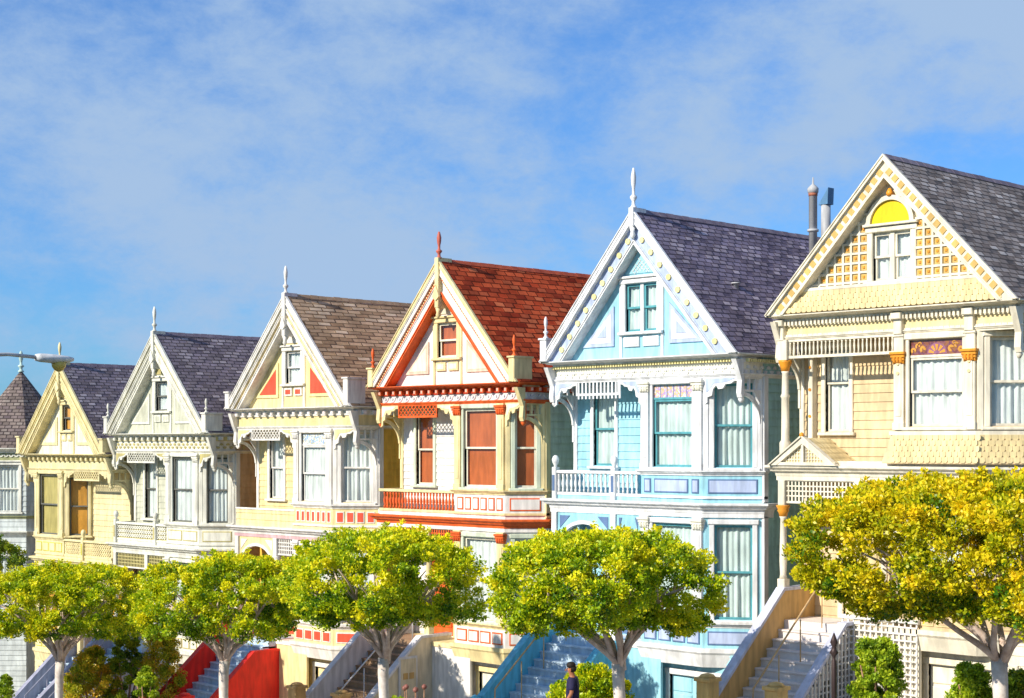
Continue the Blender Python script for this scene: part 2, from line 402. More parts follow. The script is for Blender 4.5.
    if g('pent'):                                             # shingled skirt instead of a panelled apron
        for path2 in ([(B, RD), (B, 0), (F, 0), (W, A), (W, A + .3)],):
            n = len(path2)
            b.sweep(path2, [(0, .06), (.2, .06), (.2, .09), (.06, .66), (0, .66)], wall)
        b.frame(*FR)
        # scalloped shingle courses
        for (fr, L) in ((FR, (B, F)), (AN, (0, al))):
            b.frame(*fr); k = 0
            for r_ in range(5):
                z = .08 + r_ * .115; y = -.205 + r_ * .028
                u = L[0] - (.06 if r_ % 2 else 0)
                while u < L[1] + .02:
                    b.prism([(u, z + .12), (u, z + .04), (u + .03, z), (u + .1, z), (u + .13, z + .04), (u + .13, z + .12)], y - .012, y + .01, g('scale', acc)); u += .137
        b.frame(*FR)
        b.sweep([(B, RD), (B, 0), (F, 0), (W, A), (W, A + .3)], rect_prof(0, .09, .66, .74), trim)
    else:
        bp = [(B, .1), (B, 0), (F, 0), (W, A), (W, A + .12)]
        b.sweep(bp, rect_prof(0, .015, .1, .62), g('apron', trim))
        b.sweep(bp, crown_prof(.64, .76, .12), g('railcap', trim))
        b.sweep(bp, rect_prof(0, .05, .10, .16), trim)
        def pan(u0, u1, z0, z1, m, mi):
            b.bbox(u0, u1, -.035, -.01, z0, z1, m, .008); b.box(u0 + .035, u1 - .035, -.040, -.03, z0 + .035, z1 - .035, mi)
        b.frame(*FR); n = g('apn', 3)
        L = F - B - .1
        if n == 3:
            pan(B + .08, B + .3, .22, .56, acc, panel); pan(B + .4, F - .42, .22, .56, acc, panel); pan(F - .32, F - .1, .22, .56, acc, panel)
        else:
            for k in range(n): pan(B + .1 + L * k / n, B + .03 + L * (k + 1) / n, .22, .56, acc if n < 8 else acc, panel)
        b.frame(*AN)
        if g('apa', 1) == 1: pan(.12, al - .12, .22, .56, acc, panel)
        else:
            for k in range(g('apa')): pan(.1 + (al - .15) * k / g('apa'), .04 + (al - .15) * (k + 1) / g('apa'), .22, .56, acc, panel)
    b.build('bay_apron', root)
    if g('pent'):
        b = MB(); b.frame(*FR); p0, p1, pm, ph = .0, 1.62, .81, .58
        b.prism([(p0, 0.0), (p1, 0.0), (pm, ph)], -.2, RD, y1s)
        for sg in (-1, 1):                                     # scalloped courses on the little roof
            for r_ in range(5):
                t0 = .04 + r_ * .19; X_ = lambda t: pm + sg * (pm - p0) * (1 - t); Z_ = lambda t: ph * t + .02
                y = -.18 + (.06 if r_ % 2 else 0)
                while y < RD - .1:
                    b.add([(X_(t0), y, Z_(t0) + .015), (X_(t0), y + .11, Z_(t0) + .015), (X_(t0 + .2), y + .12, Z_(t0 + .2) + .004), (X_(t0 + .2), y - .01, Z_(t0 + .2) + .004)], [(0, 1, 2, 3)], y1s); y += .137
        sp_ = ph / pm
        for sg in (-1, 1):
            b.prism([(pm, ph + .06), (pm + sg * (pm + .06), .0), (pm + sg * (pm - .12), .0), (pm, ph - .10)], -.30, -.2, trim)
            b.prism([(pm, ph + .09), (pm + sg * (pm + .10), .0), (pm + sg * (pm + .06), .0), (pm, ph + .05)], -.34, -.18, trim)
        b.box(p0 - .04, p1 + .04, -.29, -.2, 0, .07, trim); b.box(pm - .03, pm + .03, -.285, -.2, .07, ph - .08, trim)
        u = p0 + .12
        while u < p1 - .1:
            t_ = ph - abs(u - pm) * sp_ - .06
            if t_ > .1: b.box(u - .009, u + .009, -.225, -.2, .06, t_, trim)
            u += .075
        z = .12
        while z < ph - .12:
            q_ = (ph - .06 - z) / sp_; b.box(pm - q_, pm + q_, -.22, -.2, z, z + .018, trim); z += .075
        b.lathe(pm, -.3, [(.0, ph + .02), (.05, ph + .06), (.05, ph + .12), (.01, ph + .15)], g('gold2'), 8)
        b.build('porch_pediment', root)
    # --- balustrade on the recessed balcony
    kind = g('rail', 'baluster')
    b = MB(); b.frame(*FR)
    if kind in ('baluster', 'lattice'):
        b.bbox(0, B, -.06, .08, .64, .72, g('railcap', trim)); b.box(0, B, -.03, .05, .10, .17, trim)
        b.box(-.02, .1, .08, RD, .64, .72, trim); b.box(0, .08, .08, RD, .1, .17, trim)
        if kind == 'baluster':
            k = 0; u = .2
            while u < B - .05:
                b.lathe(u, .01, [(.03, .17), (.03, .24), (.018, .27), (.042, .38), (.03, .46), (.018, .52), (.03, .58), (.03, .64)], g('balm', trim), 8); u += g('balp', .145)
            for y in (.22, .38, .54, .7): b.lathe(.04, y, [(.03, .17), (.042, .38), (.018, .52), (.03, .64)], g('balm', trim), 6)
        else:
            u = .12
            while u < B - .1:
                for z in (.2, .34, .48):
                    b.prism(arc(u + .07, z + .07, .03, .062, 0, 2 * math.pi, 8), -.01, .03, trim)
                    b.prism([(u - .02, z + .05), (u + .02, z + .05), (u + .02, z + .09), (u - .02, z + .09)], -.008, .028, trim)
                u += .14
            b.box(0, B, .03, .05, .17, .64, g('balm', trim))
    elif kind == 'solid':
        siding(b, 0, B, .1, .52, [], wall); b.bbox(-.03, B, -.04, .1, .5, .56, trim)
        b.box(0, .1, .1, RD, .0, .5, wall)
    if kind != 'none': b.build('balustrade', root)
    for u in g('newels', []):
        b = MB(); b.frame(*FR); b.bbox(u - .07, u + .07, -.09, .06, .0, .80, trim); b.box(u - .04, u + .04, -.1, -.085, .2, .6, acc)
        b.lathe(u, -.015, [(.05, .8), (.04, .84), (.085, .92), (.095, .99), (.07, 1.06), (.03, 1.1)], trim, 10); b.build('newel_post', root)
    # --- pilasters of the bay
    def pilaster(fr, u, z0, z1, w=.24, cap=g('capm', trim), seg=False):
        b = MB(); b.frame(*fr)
        b.bbox(u, u + w, -.07, .02, z0, z1, col_m, .012)
        b.bbox(u - .02, u + w + .02, -.1, .02, z0, z0 + .16, g('pbase', col_m), .012)
        zk = z1 - .30 if not g('pent') else z1 - .62
        for q_, (e_, d_) in enumerate(((.015, .09), (.03, .105), (.045, .125), (.06, .15))): b.bbox(u - e_, u + w + e_, -d_, .02, zk + .065 * q_, zk + .065 * q_ + .058, cap, .012)
        for q_ in range(3): b.bbox(u + w * (q_ + .15) / 3, u + w * (q_ + .85) / 3, -.135, -.05, zk + .02, zk + .15, cap, .02)
        b.bbox(u - .02, u + w + .02, -.10, .02, z1 - .05, z1, col_m, .012)
        b.box(u + .05, u + w - .05, -.085, -.06, z0 + .3, z1 - .4, col_m)
        if g('studs'):
            for zz in (z1 - .42, z1 - .62, z1 - .82): b.frame(*fr); b.prism(arc(u + w / 2, zz, .0, .035, 0, 2 * math.pi, 8)[:9], -.105, -.085, g('scale', acc))
        return b.build('pilaster', root)
    pz1 = hf - .02; pz0 = .76
    pilaster(FR, B, pz0, pz1); pilaster(FR, F - .24, pz0, pz1)
    for (fr, u0, u1, z0, z1) in ((AN, .01, .14, pz0, pz1), (AN, al - .16, al - .01, pz0, pz1), (SD, A - .02, A + .16, .02, hf + .02), (SD, A - .02, A + .16, fz, -.3), (((0, RD, Z0),), 0, .13, .05, hf)):
        b = MB(); b.frame(*fr); b.bbox(u0, u1, -.05, .02, z0, z1, col_m if fr is AN else trim); b.build('corner_board', root)
    # --- windows, upper
    top = g('top')
    window(root, RC_F(RC), rw[0], rw[1], rwz[0], rwz[1], g('casing', trim), sash, curt, blind, split=.58 if g('pent') else .5)
    window(root, FR_F(FR), bw[0], bw[1], wb, wt, g('casing', trim), sash, g('curtbay', curt), blind, head=False, top=top, cw=.08)
    window(root, AN, aw[0], aw[1], wb, wt, g('casing', trim), sash, curt, blind, head=False, cw=.12)
    # --- frieze and cornice across the front
    fpath = [(0, RD + .3), (0, 0), (W, 0), (W, 4.0)]
    b = MB(); b.frame(*FR)
    fm = g('friezem', trim)
    b.sweep(fpath, [(-.1, hf), (0, hf), (0, zc), (-.1, zc)], fm)
    b.sweep(fpath, crown_prof(hf - .03, hf + .07, .07), g('bandm', trim))
    # carved pattern
    z = (hf + zc) / 2 - .04; u = .16; k = 0
    pat = g('pattern', 'scroll'); pm = g('patm', trim)
    for (fr, L) in ((FR, W), (SD, 3.6)):
        b.frame(*fr); u = .12; k = 0
        while u < L - .1:
            if pat == 'scroll':
                zz = z + (.02 if k % 2 else -.02)
                b.prism(arc(u, zz, .045, .075, (0 if k % 2 else math.pi), (math.pi if k % 2 else 2 * math.pi), 5), -.025, .0, pm)
                b.prism(arc(u, zz + (.02 if k % 2 else -.02), 0, .03, 0, 2 * math.pi, 6)[:7], -.03, 0, pm); u += .125
            elif pat == 'swag':
                b.prism(arc(u + .14, z + .06, .1, .14, math.pi, 2 * math.pi, 6), -.02, 0, pm); b.prism(arc(u + .14, z + .02, 0, .04, 0, 2 * math.pi, 6)[:7], -.03, 0, pm); u += .3
            elif pat == 'wave':
                b.prism([(u, z - .1), (u + .06, z - .13), (u + .12, z - .1), (u + .12, z - .06), (u, z - .06)], -.025, 0, pm); u += .13
            else: break
            k += 1
    b.build('frieze', root)
    # dentils
    b = MB(); dm = g('dentm', trim); dp = g('dentp', .3); dw = g('dentw', .11)
    for (fr, L) in ((FR, W), (SD, 3.6)):
        b.frame(*fr); u = .1
        while u < L - dw:
            b.box(u, u + dw, -g('dento', .14), 0, zc - g('denth', .12), zc, dm)
            if dp > .2: b.box(u + .02, u + dw - .02, -g('dento', .14) - .015, -g('dento', .14), zc - g('denth', .12) + .02, zc - .02, g('dentf', trim))
            u += dp
    b.frame(*FR); b.sweep(fpath, rect_prof(0, .03, zc - g('denth', .12) - .02, zc), g('dentbg', trim))
    b.build('dentil_row', root)
    if g('blocks'):
        for u in g('blocks'):
            b = MB(); b.frame(*FR); b.bbox(u - .1, u + .1, -.12, .0, hf - .02, zc + .02, trim); b.bbox(u - .12, u + .12, -.2, .0, zc - .12, zc + .02, trim); b.build('cornice_block', root)
    b = MB(); b.frame(*FR)
    b.sweep([(.17, 1.2), (.17, 0), (W - .17, 0), (W - .17, 1.4)], crown_prof(zc, hc, .33), corn)
    b.box(.01, W - .01, .01, .6, zc - .02, hc - .02, trim)
    b.sweep([(W - .02, 1.4), (W - .02, 14)], crown_prof(zc, hc, .2), g('gutter', trim))
    b.build('cornice', root)
    # --- gable
    def rk(b, v0, v1, y0, y1, m, zb=hc, e=0):
        for sg in (-1, 1):
            f = lambda v: (xc + sg * (H - v - zb) / sl, zb)
            b.prism([(xc, H - v0), f(v0), f(v1), (xc, H - v1)], y0, y1, m)
    b = MB(); b.frame(*FR)
    RKS = [(v0, v1, y + .08, m) for (v0, v1, y, m) in P['rakes']]
    for i_, (v0, v1, y, m) in enumerate(RKS):
        v0 = v0 - (.04 if i_ == 0 else 0)
        rk(b, v0, v1, y, y + .05 if i_ == 0 else .12, m)
        if i_ == 0: rk(b, .07, v1, y + .05, .12, m)
        if v1 - v0 > .11:
            rk(b, v0, v0 + .035, y - .025, y, m); rk(b, v1 - .035, v1, y - .018, y, m)
        if v1 - v0 > .2 and i_ == 0: rk(b, (v0 + v1) / 2 - .015, (v0 + v1) / 2 + .015, y - .015, y, m)
    vin = g('rakes')[-1][1]
    dec = g('rakedec')
    if dec:
        ca = (W / 2 + .1) / math.hypot(W / 2 + .1, hr); sa = hr / math.hypot(W / 2 + .1, hr)
        kind_, vv, sp, size, ym, dmm = dec; ym += .08
        for sg in (-1, 1):
            u = sp * .8
            b.frame((xc, 0, Z0 + H - vv), (sg * ca, 0, -sa), (0, sg * 1., 0) if False else (0, 1, 0), (sg * sa, 0, ca))
            while True:
                zz = H - vv - u * sa
                if zz < hc + size * .6: break
                if kind_ == 'square':
                    b.box(u - size / 2, u + size / 2, ym - .018, ym + .01, -size / 2, size / 2, dmm)
                elif kind_ == 'dot':
                    b.prism(arc(u, 0, 0, size / 2, 0, 2 * math.pi, 8)[:9], ym - .04, ym + .01, dmm)
                elif kind_ == 'tooth':
                    b.box(u - size / 2, u + size / 2, ym - .02, ym + .01, -size * .45, size * .45, dmm)
                u += sp
    b.build('bargeboard', root)
    # tympanum
    ty = g('ty', -.02); tm = g('tymp', wall)
    b = MB(); b.frame(*FR)
    xo = (H - vin - hc) / sl
    gw = g('gw')                                               # gable window: half width, z0, z1 above cornice
    hx, gz0, gz1 = gw
    L_, R_ = xc - hx, xc + hx; g0, g1 = hc + gz0, hc + gz1
    # wall around the opening
    eps = .1
    lz = lambda x: hc + sl * (xo + eps - abs(x - xc)) 
    b.prism([(xc - xo - eps, hc), (L_, hc), (L_, lz(L_))], ty, ty + .1, tm)
    b.prism([(R_, hc), (xc + xo + eps, hc), (R_, lz(R_))], ty, ty + .1, tm)
    b.prism([(L_, hc), (R_, hc), (R_, g0), (L_, g0)], ty, ty + .1, tm)
    b.prism([(L_, g1), (R_, g1), (R_, lz(R_)), (xc, lz(xc)), (L_, lz(L_))], ty, ty + .1, tm)
    b.build('gable_wall', root)
    GF = ((0, ty, Z0),)
    gwo = window(root, FR_F(GF), L_, R_, g0, g1, g('casing2', trim), g('sash2', sash), g('curt2', curt), g('blind2', blind), twin=g('twin', False), cw=.14)
    # tympanum decoration
    b = MB(); b.frame(*GF)
    deco = g('gdeco')
    if deco == 'panels':
        for sg in (-1, 1):
            x0 = hx + .38; x1 = xo - .38
            t = lambda a, c: (xc + sg * a, hc + c)
            hgt = lambda x: sl * (xo - x) 
            outer = [t(x0, .32), t(x1 - .1, .32), t(x0, hgt(x0) - .42)]
            cx_, cz_ = sum(p[0] for p in outer) / 3, sum(p[1] for p in outer) / 3
            inner = [(cx_ + (p[0] - cx_) * .74, cz_ + (p[1] - cz_) * .74) for p in outer]
            b.prism(outer, -.04, 0, g('gd1', trim)); b.prism(inner, -.048, -.035, g('gd2', acc))
            if g('gd3'): b.prism([(cx_ + (p[0] - cx_) * .3, cz_ + (p[1] - cz_) * .3) for p in outer], -.06, -.04, g('gd3'))
        b.bbox(L_ - .06, L_ + hx - .06, -.05, 0, hc + gz0 - .38, hc + gz0 - .14, trim, .01); b.bbox(R_ - hx + .06, R_ + .06, -.05, 0, hc + gz0 - .38, hc + gz0 - .14, trim, .01)
        b.box(L_, L_ + hx - .12, -.058, -.04, hc + gz0 - .33, hc + gz0 - .19, g('gd2', acc)); b.box(R_ - hx + .12, R_, -.058, -.04, hc + gz0 - .33, hc + gz0 - .19, g('gd2', acc))
        b.bbox(L_ - .2, L_ - .12, -.045, 0, hc, g1, trim); b.bbox(R_ + .12, R_ + .2, -.045, 0, hc, g1, trim)
        # apex infill
        zz = g1 + .26; q = xo - (zz - hc) / sl
        b.prism([(xc - q + .1, zz), (xc + q - .1, zz), (xc, hc + sl * (xo) - .1)], -.03, 0, g('gapex', trim))
        if g('apexpat'):
            for sg in (-1, 1):
                for k in range(-6, 7):                         # diagonal fret over the apex panel
                    for j in range(12):
                        x_, z_ = xc + (j * .09 + .045) * 1. - .54, zz + .06 + k * .12 + sg * (j * .09)
                        if z_ < zz + .03 or abs(x_ - xc) + .09 > (hc + sl * xo - .16 - z_) / sl: continue
                        b.add([(x_ - .045, -.045, z_ - sg * .045 - .011), (x_ + .045, -.045, z_ + sg * .045 - .011), (x_ + .045, -.045, z_ + sg * .045 + .011), (x_ - .045, -.045, z_ - sg * .045 + .011)], [(0, 1, 2, 3)], trim)
    if deco == 'grid':
        z = hc + .62
        x = -xo
        st = .205
        zz = hc + .62
        i = 0
        while zz < H - vin - .2:
            q = xo - (zz - hc) / sl
            b.box(xc - q, min(xc + q, L_ - .12), -.06, 0, zz - .024, zz + .024, trim) if xc - q < L_ - .12 else None
            b.box(max(xc - q, R_ + .12), xc + q, -.06, 0, zz - .024, zz + .024, trim) if xc + q > R_ + .12 else None
            zz += st
        x = hx + .12 + st / 2
        for sg in (-1, 1):
            x = hx + .12 + st
            while x < xo - .3:
                top_ = hc + sl * (xo - x); b.box(xc + sg * x - .024, xc + sg * x + .024, -.062, 0, hc + .55, top_, trim); x += st
            # gold squares with studs
            x = hx + .12 + st / 2
            while x < xo - .2:
                zz = hc + .62 + st / 2
                while zz + .1 < hc + sl * (xo - x - .1):
                    b.box(xc + sg * x - .066, xc + sg * x + .066, -.03, 0, zz - .066, zz + .066, g('gold'))
                    b.box(xc + sg * x - .025, xc + sg * x + .025, -.05, -.028, zz - .025, zz + .025, g('gold2')); zz += st
                x += st
        # half-round sun over the pair of windows
        rr = hx + .02; zt = g1 + .2
        b.prism(arc(xc, zt, 0, rr, 0, math.pi, 16), -.06, 0, g('sun')); b.prism(arc(xc, zt, rr, rr + .1, 0, math.pi, 16), -.12, 0, trim)
        b.bbox(L_ - .2, R_ + .2, -.14, 0, zt - .06, zt, trim)
        b.lathe(xc, -.1, [(.06, zt + rr + .08), (.08, zt + rr + .14), (.03, zt + rr + .24)], g('gold2'), 8)
    if deco: b.build('gable_ornament', root)
    if g('gpent'):                                             # small shingled roof at the foot of the gable
        b = MB(); b.frame(*FR)
        q = xo + .25
        b.prism([(0, 0)] * 0 or [(xc - q, hc), (xc + q, hc), (xc + q - .42, hc + .48), (xc - q + .42, hc + .48)], ty - .14, ty + .02, g('scale'))
        r_ = 0
        for r_ in range(4):
            zz = hc + .02 + r_ * .115; y = ty - .3 + r_ * .04; qq = q - .1 * r_ - .05
            u = xc - qq + (.06 if r_ % 2 else 0)
            while u < xc + qq - .13:
                b.prism([(u, zz + .12), (u, zz + .03), (u + .03, zz), (u + .1, zz), (u + .13, zz + .03), (u + .13, zz + .12)], y - .012, y + .16, g('scale')); u += .137
        b.bbox(xc - q + .38, xc + q - .38, ty - .2, ty, hc + .48, hc + .56, trim)
        b.build('gable_skirt_roof', root)
    # king-post pendant
    kp = g('king')
    if kp:
        b = MB(); b.frame(*FR); y = g('rakes')[0][2] + .08; w = .075
        b.bbox(xc - w, xc + w, y - .06, .05, H - kp, H + .06, g('kingm', trim))
        b.lathe(xc, y + .02, [(.02, H - kp - .3), (.07, H - kp - .2), (.05, H - kp - .12), (.08, H - kp)], g('kingm', trim), 8)
        b.prism([(xc - .13, H - kp + .3), (xc, H - kp + .62), (xc + .13, H - kp + .3), (xc, H - kp + .18)], y - .09, y - .03, g('kingm', trim)) if kp > .6 else None
        b.build('king_post', root)
    if g('fin', 1.): finial('roof_finial', root, xc, RKS[0][2] + .05, Z0 + H + .02, g('fin', 1.), g('finm', trim))
    # eave corner blocks with spires
    for (x, hh) in g('corners', []):
        b = MB(); b.frame(*FR)
        b.bbox(x - .11, x + .11, -.42, .25, hc + .0, hc + hh, g('cornm', trim), .02); b.bbox(x - .14, x + .14, -.45, .28, hc + hh, hc + hh + .05, g('cornm', trim), .01)
        cb = b.build('corner_block', root)
        if g('cfin', True): finial('corner_spire', cb, x, -.3, Z0 + hc + hh + .05, g('cfh', .6), g('cfm', trim), .07)
    # consoles under the cornice corners
    for x in (0.02, W - .02):
        b = MB(); b.frame((x, 0, Z0), (0, -1, 0), (1, 0, 0))
        b.prism([(0, hf - .45), (.06, hf - .5), (.1, hf - .4), (.07, hf - .1), (.16, hf + .1), (.3, zc - .02), (0, zc - .02)], -.07, .07, trim)
        b.build('console', root)
        b = MB(); b.frame(*FR); b.lathe(x + (.02 if x < 1 else -.02), .02, [(.03, hf - .62), (.075, hf - .54), (.05, hf - .46), (.08, hf - .4), (.08, hf)], g('pend', trim), 8); b.build('pendant_drop', root)
    # --- hanging brackets and screens between
    bm = g('brm', trim); b2 = g('brm2')
    sc = g('screen')
    if not g('pent'):
        scallop(root, FR_F(FR), .06, hf, .75, .62, bm, b2); scallop(root, FR_F(FR), B - .72, hf, .70, .62, bm, b2, True)
        scallop(root, FR_F(FR), F + .02, hf, W - F - .08, .66, bm, b2)
        b = MB(); b.frame(*FR); u0, u1 = .82, B - .74
        b.box(u0, u1, -.02, .03, hf - .36, hf - .30, g('scrm', trim)); b.box(u0, u0 + .04, -.02, .03, hf - .30, hf, g('scrm', trim)); b.box(u1 - .04, u1, -.02, .03, hf - .30, hf, g('scrm', trim))
        if sc == 'spindle':
            u = u0 + .05
            while u < u1: b.box(u, u + .05, -.01, .02, hf - .44, hf, g('scrm', trim)); u += .125
        else:
            h_ = .3; u = u0 - h_ + .1
            for sg in (0, 1):
                u = u0 - h_ + .04
                while u < u1:
                    a0, a1 = u, u + h_
                    z0, z1 = (hf - .3, hf) if sg == 0 else (hf, hf - .3)
                    # clip
                    if a0 < u0: t_ = (u0 - a0) / h_; z0 = z0 + (z1 - z0) * t_; a0 = u0
                    if a1 > u1: t_ = (u1 - a0) / (a1 - a0); z1 = z0 + (z1 - z0) * t_; a1 = u1
                    if a1 - a0 > .03: b.prism([(a0, z0 - .016), (a1, z1 - .016), (a1, z1 + .016), (a0, z0 + .016)], -.01 + .012 * sg, .01 + .012 * sg, g('scrm', trim))
                    u += .15
        b.build('fretwork_screen', root)
    else:
        b = MB(); b.frame(*FR); u0, u1 = .15, B
        b.box(u0, u1, -.03, .05, hf - .05, hf + .0, trim); b.box(u0, u1, -.03, .05, hf - .42, hf - .36, trim); u = u0 + .03
        while u < u1: b.lathe(u, .01, [(.03, hf - .37), (.018, hf - .3), (.028, hf - .2), (.018, hf - .1), (.03, hf - .04)], trim, 6); u += .105
        b.build('spindle_screen', root)
        b = MB(); b.frame(*FR)
        b.lathe(.14, .02, [(.13, .0), (.13, .5), (.09, .56), (.085, 1.5), (.11, 1.54), (.08, 1.6), (.07, hf - .75), (.09, hf - .7)], trim, 12)
        b.lathe(.14, .02, [(.09, hf - .7), (.11, hf - .6), (.15, hf - .5), (.15, hf - .45)], g('gold2'), 10)
        b.box(.02, .26, -.1, .14, hf - .45, hf, trim)
        b.build('column', root)
        b = MB(); b.frame(*FR); b.bbox(.34, .46, RD - .2, RD, .05, hf, trim)
        for zz in (.5, 1.1, 1.7, 2.2): b.prism(arc(.4, zz, 0, .035, 0, 2 * math.pi, 8)[:9], RD - .22, RD - .19, g('gold2'))
        b.build('door_post', root)
        b = MB(); b.frame(*FR); b.bbox(B - .22, B - .04, RD - .3, RD - .05, .05, hf, trim); b.build('door_post', root)
    # side returns: fret strip and curved bracket, both corners
    for fr in (SD, SL):
        b = MB(); b.frame(*fr); v0, v1 = .01, .07
        z0, z1 = hf - .36, hf - .06
        b.box(.04, RD, v0, v1, z1, z1 + .06, g('retm', trim)); b.box(.04, RD, v0, v1, z0, z0 + .05, g('retm', trim))
        for u in (.04, .28, .52, .75): b.box(u, u + .05, v0, v1, z0 + .05, z1, g('retm', trim))
        b.prism(arc(RD - .72, z0 - .72, .62, .71, 0, math.pi / 2, 10), v0, v1, g('retm', trim))
        b.prism([(RD - .08, z0 - 1.15), (RD, z0 - 1.2), (RD, z0), (RD - .3, z0), (RD - .08, z0 - .3)], v0 + .002, v1 - .002, g('retm', trim))
        b.build('side_bracket', root)
    # --- roof
    b = MB(); b.frame(*FR)
    y0, y1 = RKS[0][2] + .05, 14.2; th = .06
    for sg in (-1, 1):
        ex = W / 2 + .1; sL = math.hypot(ex, sl * ex)
        a = (xc, H + .02); e = (xc + sg * ex, H + .02 - sl * ex)
        vs = [(a[0], y0, a[1]), (a[0], y1, a[1]), (e[0], y1, e[1]), (e[0], y0, e[1])] + [(a[0], y0, a[1] - th), (a[0], y1, a[1] - th), (e[0], y1, e[1] - th), (e[0], y0, e[1] - th)]
        fs = [(0, 1, 2, 3), (7, 6, 5, 4), (3, 7, 4, 0), (1, 5, 6, 2), (2, 6, 7, 3)]
        if sg > 0: fs = [tuple(reversed(f)) for f in fs]
        o = sg * 3.1
        uq = [(y0, sL + o), (y1, sL + o), (y1, o), (y0, o)]
        uvs = [uq if sg < 0 else uq[::-1]] + [[(0, 0)] * 4] * 4
        b.add(vs, fs, P['roof'], uvs=uvs)
    # ridge cap in short overlapping pieces
    y = y0 + .02
    while y < y1:
        b.prism([(xc - .10, H - .07), (xc, H + .045 + .012 * random.random()), (xc + .10, H - .07)], y, min(y1, y + .28), g('ridge', RIDGE)); y += .3
    b.build('roof', root)
    for (x, y, z, kind_) in g('vents', []):
        zr = H - abs(x - xc) * sl
        b = MB(); b.frame(*FR)
        if kind_ == 'flue':
            b.lathe(x, y, [(.11, zr - .2), (.11, zr + z), (.14, zr + z + .01), (.15, zr + z + .12), (.10, zr + z + .18), (.03, zr + z + .24), (.015, zr + z + .42)], STEEL, 12)
            b.lathe(x, y, [(.118, zr + z - .08), (.125, zr + z + .0)], g('rust'), 12)
            b.lathe(x, y, [(.15, zr + .9), (.15, zr + .96)], STEEL, 12)
        elif kind_ == 'cowl':
            b.lathe(x, y, [(.13, zr - .2), (.13, zr + z)], STEEL, 12); b.prism([(x - .15, zr + z), (x + .15, zr + z), (x + .17, zr + z + .45)], y - .14, y + .14, g('cowlm'))
        else:
            b.lathe(x, y, [(.07, zr - .1), (.07, zr + z * .7), (.12, zr + z * .7), (.12, zr + z * .9), (.04, zr + z)], STEEL if kind_ == 'pipe' else g('cowlm', STEEL), 8)
        b.build('flue_pipe' if kind_ in ('flue', 'cowl') else 'roof_vent', root)
    # ---------------- lower storey
    b = MB(); b.frame((0, RD + .25, Z0)); door = (1.0, 2.0)
    siding(b, 0.02, B + .05, fz, -.3, [(door[0], door[1], fz + .02, -1.25)], wall)
    b.build('porch_wall', root)
    b = MB(); b.frame((0, RD + .25, Z0))
    b.bbox(door[0] - .14, door[0], -.06, .1, fz, -1.1, trim); b.bbox(door[1], door[1] + .14, -.06, .1, fz, -1.1, trim); b.bbox(door[0] - .2, door[1] + .2, -.08, .1, -1.25, -1.1, trim)
    b.box(door[0], door[1], .05, .1, fz, -1.25, g('doorm', acc))
    for zz in (fz + .25, fz + 1.25): b.bbox(door[0] + .15, door[1] - .15, .02, .05, zz, zz + .75, g('doorm', acc))
    b.build('front_door', root)
    # porch posts + arch boards
    ps = g('posts', (.1, 2.1))
    for u in ps:
        b = MB(); b.frame(*FR); b.bbox(u - .1, u + .1, -.1, .1, fz, fz + .9, trim)
        b.lathe(u, 0, [(.09, fz + .9), (.07, fz + 1.0), (.085, fz + 1.3), (.065, -1.2), (.09, -1.15)], trim, 10); b.lathe(u, 0, [(.09, -1.15), (.10, -1.08), (.135, -1.02), (.12, -.99), (.16, -.92), (.16, -.9)], g('capm2', g('capm', trim)), 8); b.bbox(u - .09, u + .09, -.09, .1, -.9, -.34, trim)
        b.build('porch_post', root)
    def archboard(u0, u1, m):
        b = MB(); b.frame(*FR); c = (u0 + u1) / 2; r = (u1 - u0) / 2 - .04; zt = -.34
        zs = -1.15 - (r - .35) * .0
        hgt = min(r, .62)
        pts = [(u0, zt), (u0, zs)] + [(c - r * math.cos(math.pi * k / 14), zs + hgt * math.sin(math.pi * k / 14)) for k in range(15)] + [(u1, zs), (u1, zt)]
        b.prism(pts, -.03, .05, m)
        rim = [(c - r * math.cos(math.pi * k / 14), zs + hgt * math.sin(math.pi * k / 14)) for k in range(15)] + [(c - (r - .09) * math.cos(math.pi * k / 14), zs + (hgt - .09) * math.sin(math.pi * k / 14)) for k in range(14, -1, -1)]
        b.prism(rim, -.06, .06, trim)
        b.prism([(u0 + .08, zt - .08), (u0 + .5 * r, zt - .08), (u0 + .08, zt - .4)], -.045, -.03, acc); b.prism([(u1 - .08, zt - .08), (u1 - .5 * r, zt - .08), (u1 - .08, zt - .4)], -.045, -.03, acc)
        b.build('porch_arch', root)
    def latboard(u0, u1, m=None):
        b = MB(); b.frame(*FR); z0, z1 = -.8, -.36
        b.box(u0, u1, -.02, .04, z1, z1 + .04, trim); b.box(u0, u1, -.02, .04, z0 - .05, z0, trim); u = u0 + .03
        while u < u1: b.box(u, u + .035, -.01, .02, z0, z1, g('latm', trim)); u += .095
        for zz in (z0 + .1, z0 + .21, z0 + .32): b.box(u0, u1, -.014, .0, zz, zz + .03, g('latm', trim))
        b.build('porch_lattice', root)
    pk = g('porch', ('arch', 'arch'))
    for kk, (a, c) in zip(pk, ((ps[0] + .1, ps[1] - .1), (ps[1] + .1, B - .02))):
        if kk == 'arch': archboard(a, c, wall)
        elif kk == 'lattice': latboard(a, c)
    # bay lower: windows, pilasters, panel base, skirt
    window(root, FR_F(FR), bw[0], bw[1], lowb, lowt, g('casing', trim), sash, g('lowcurt', curt), False, head=False, cw=.1)
    window(root, AN, aw[0], aw[1], lowb, lowt, g('casing', trim), sash, g('lowcurt', curt), False, head=False, cw=.12)
    pilaster(FR, B, -2.8, -.34); pilaster(FR, F - .24, -2.8, -.34)
    b = MB(); b.frame(*FR); bp = [(B, .5), (B, 0), (F, 0), (W, A), (W, A + .4)]
    b.sweep(bp, crown_prof(-2.92, -2.80, .12), trim); b.sweep(bp, rect_prof(-.08, .02, -3.4, -2.92), g('apron', wall))
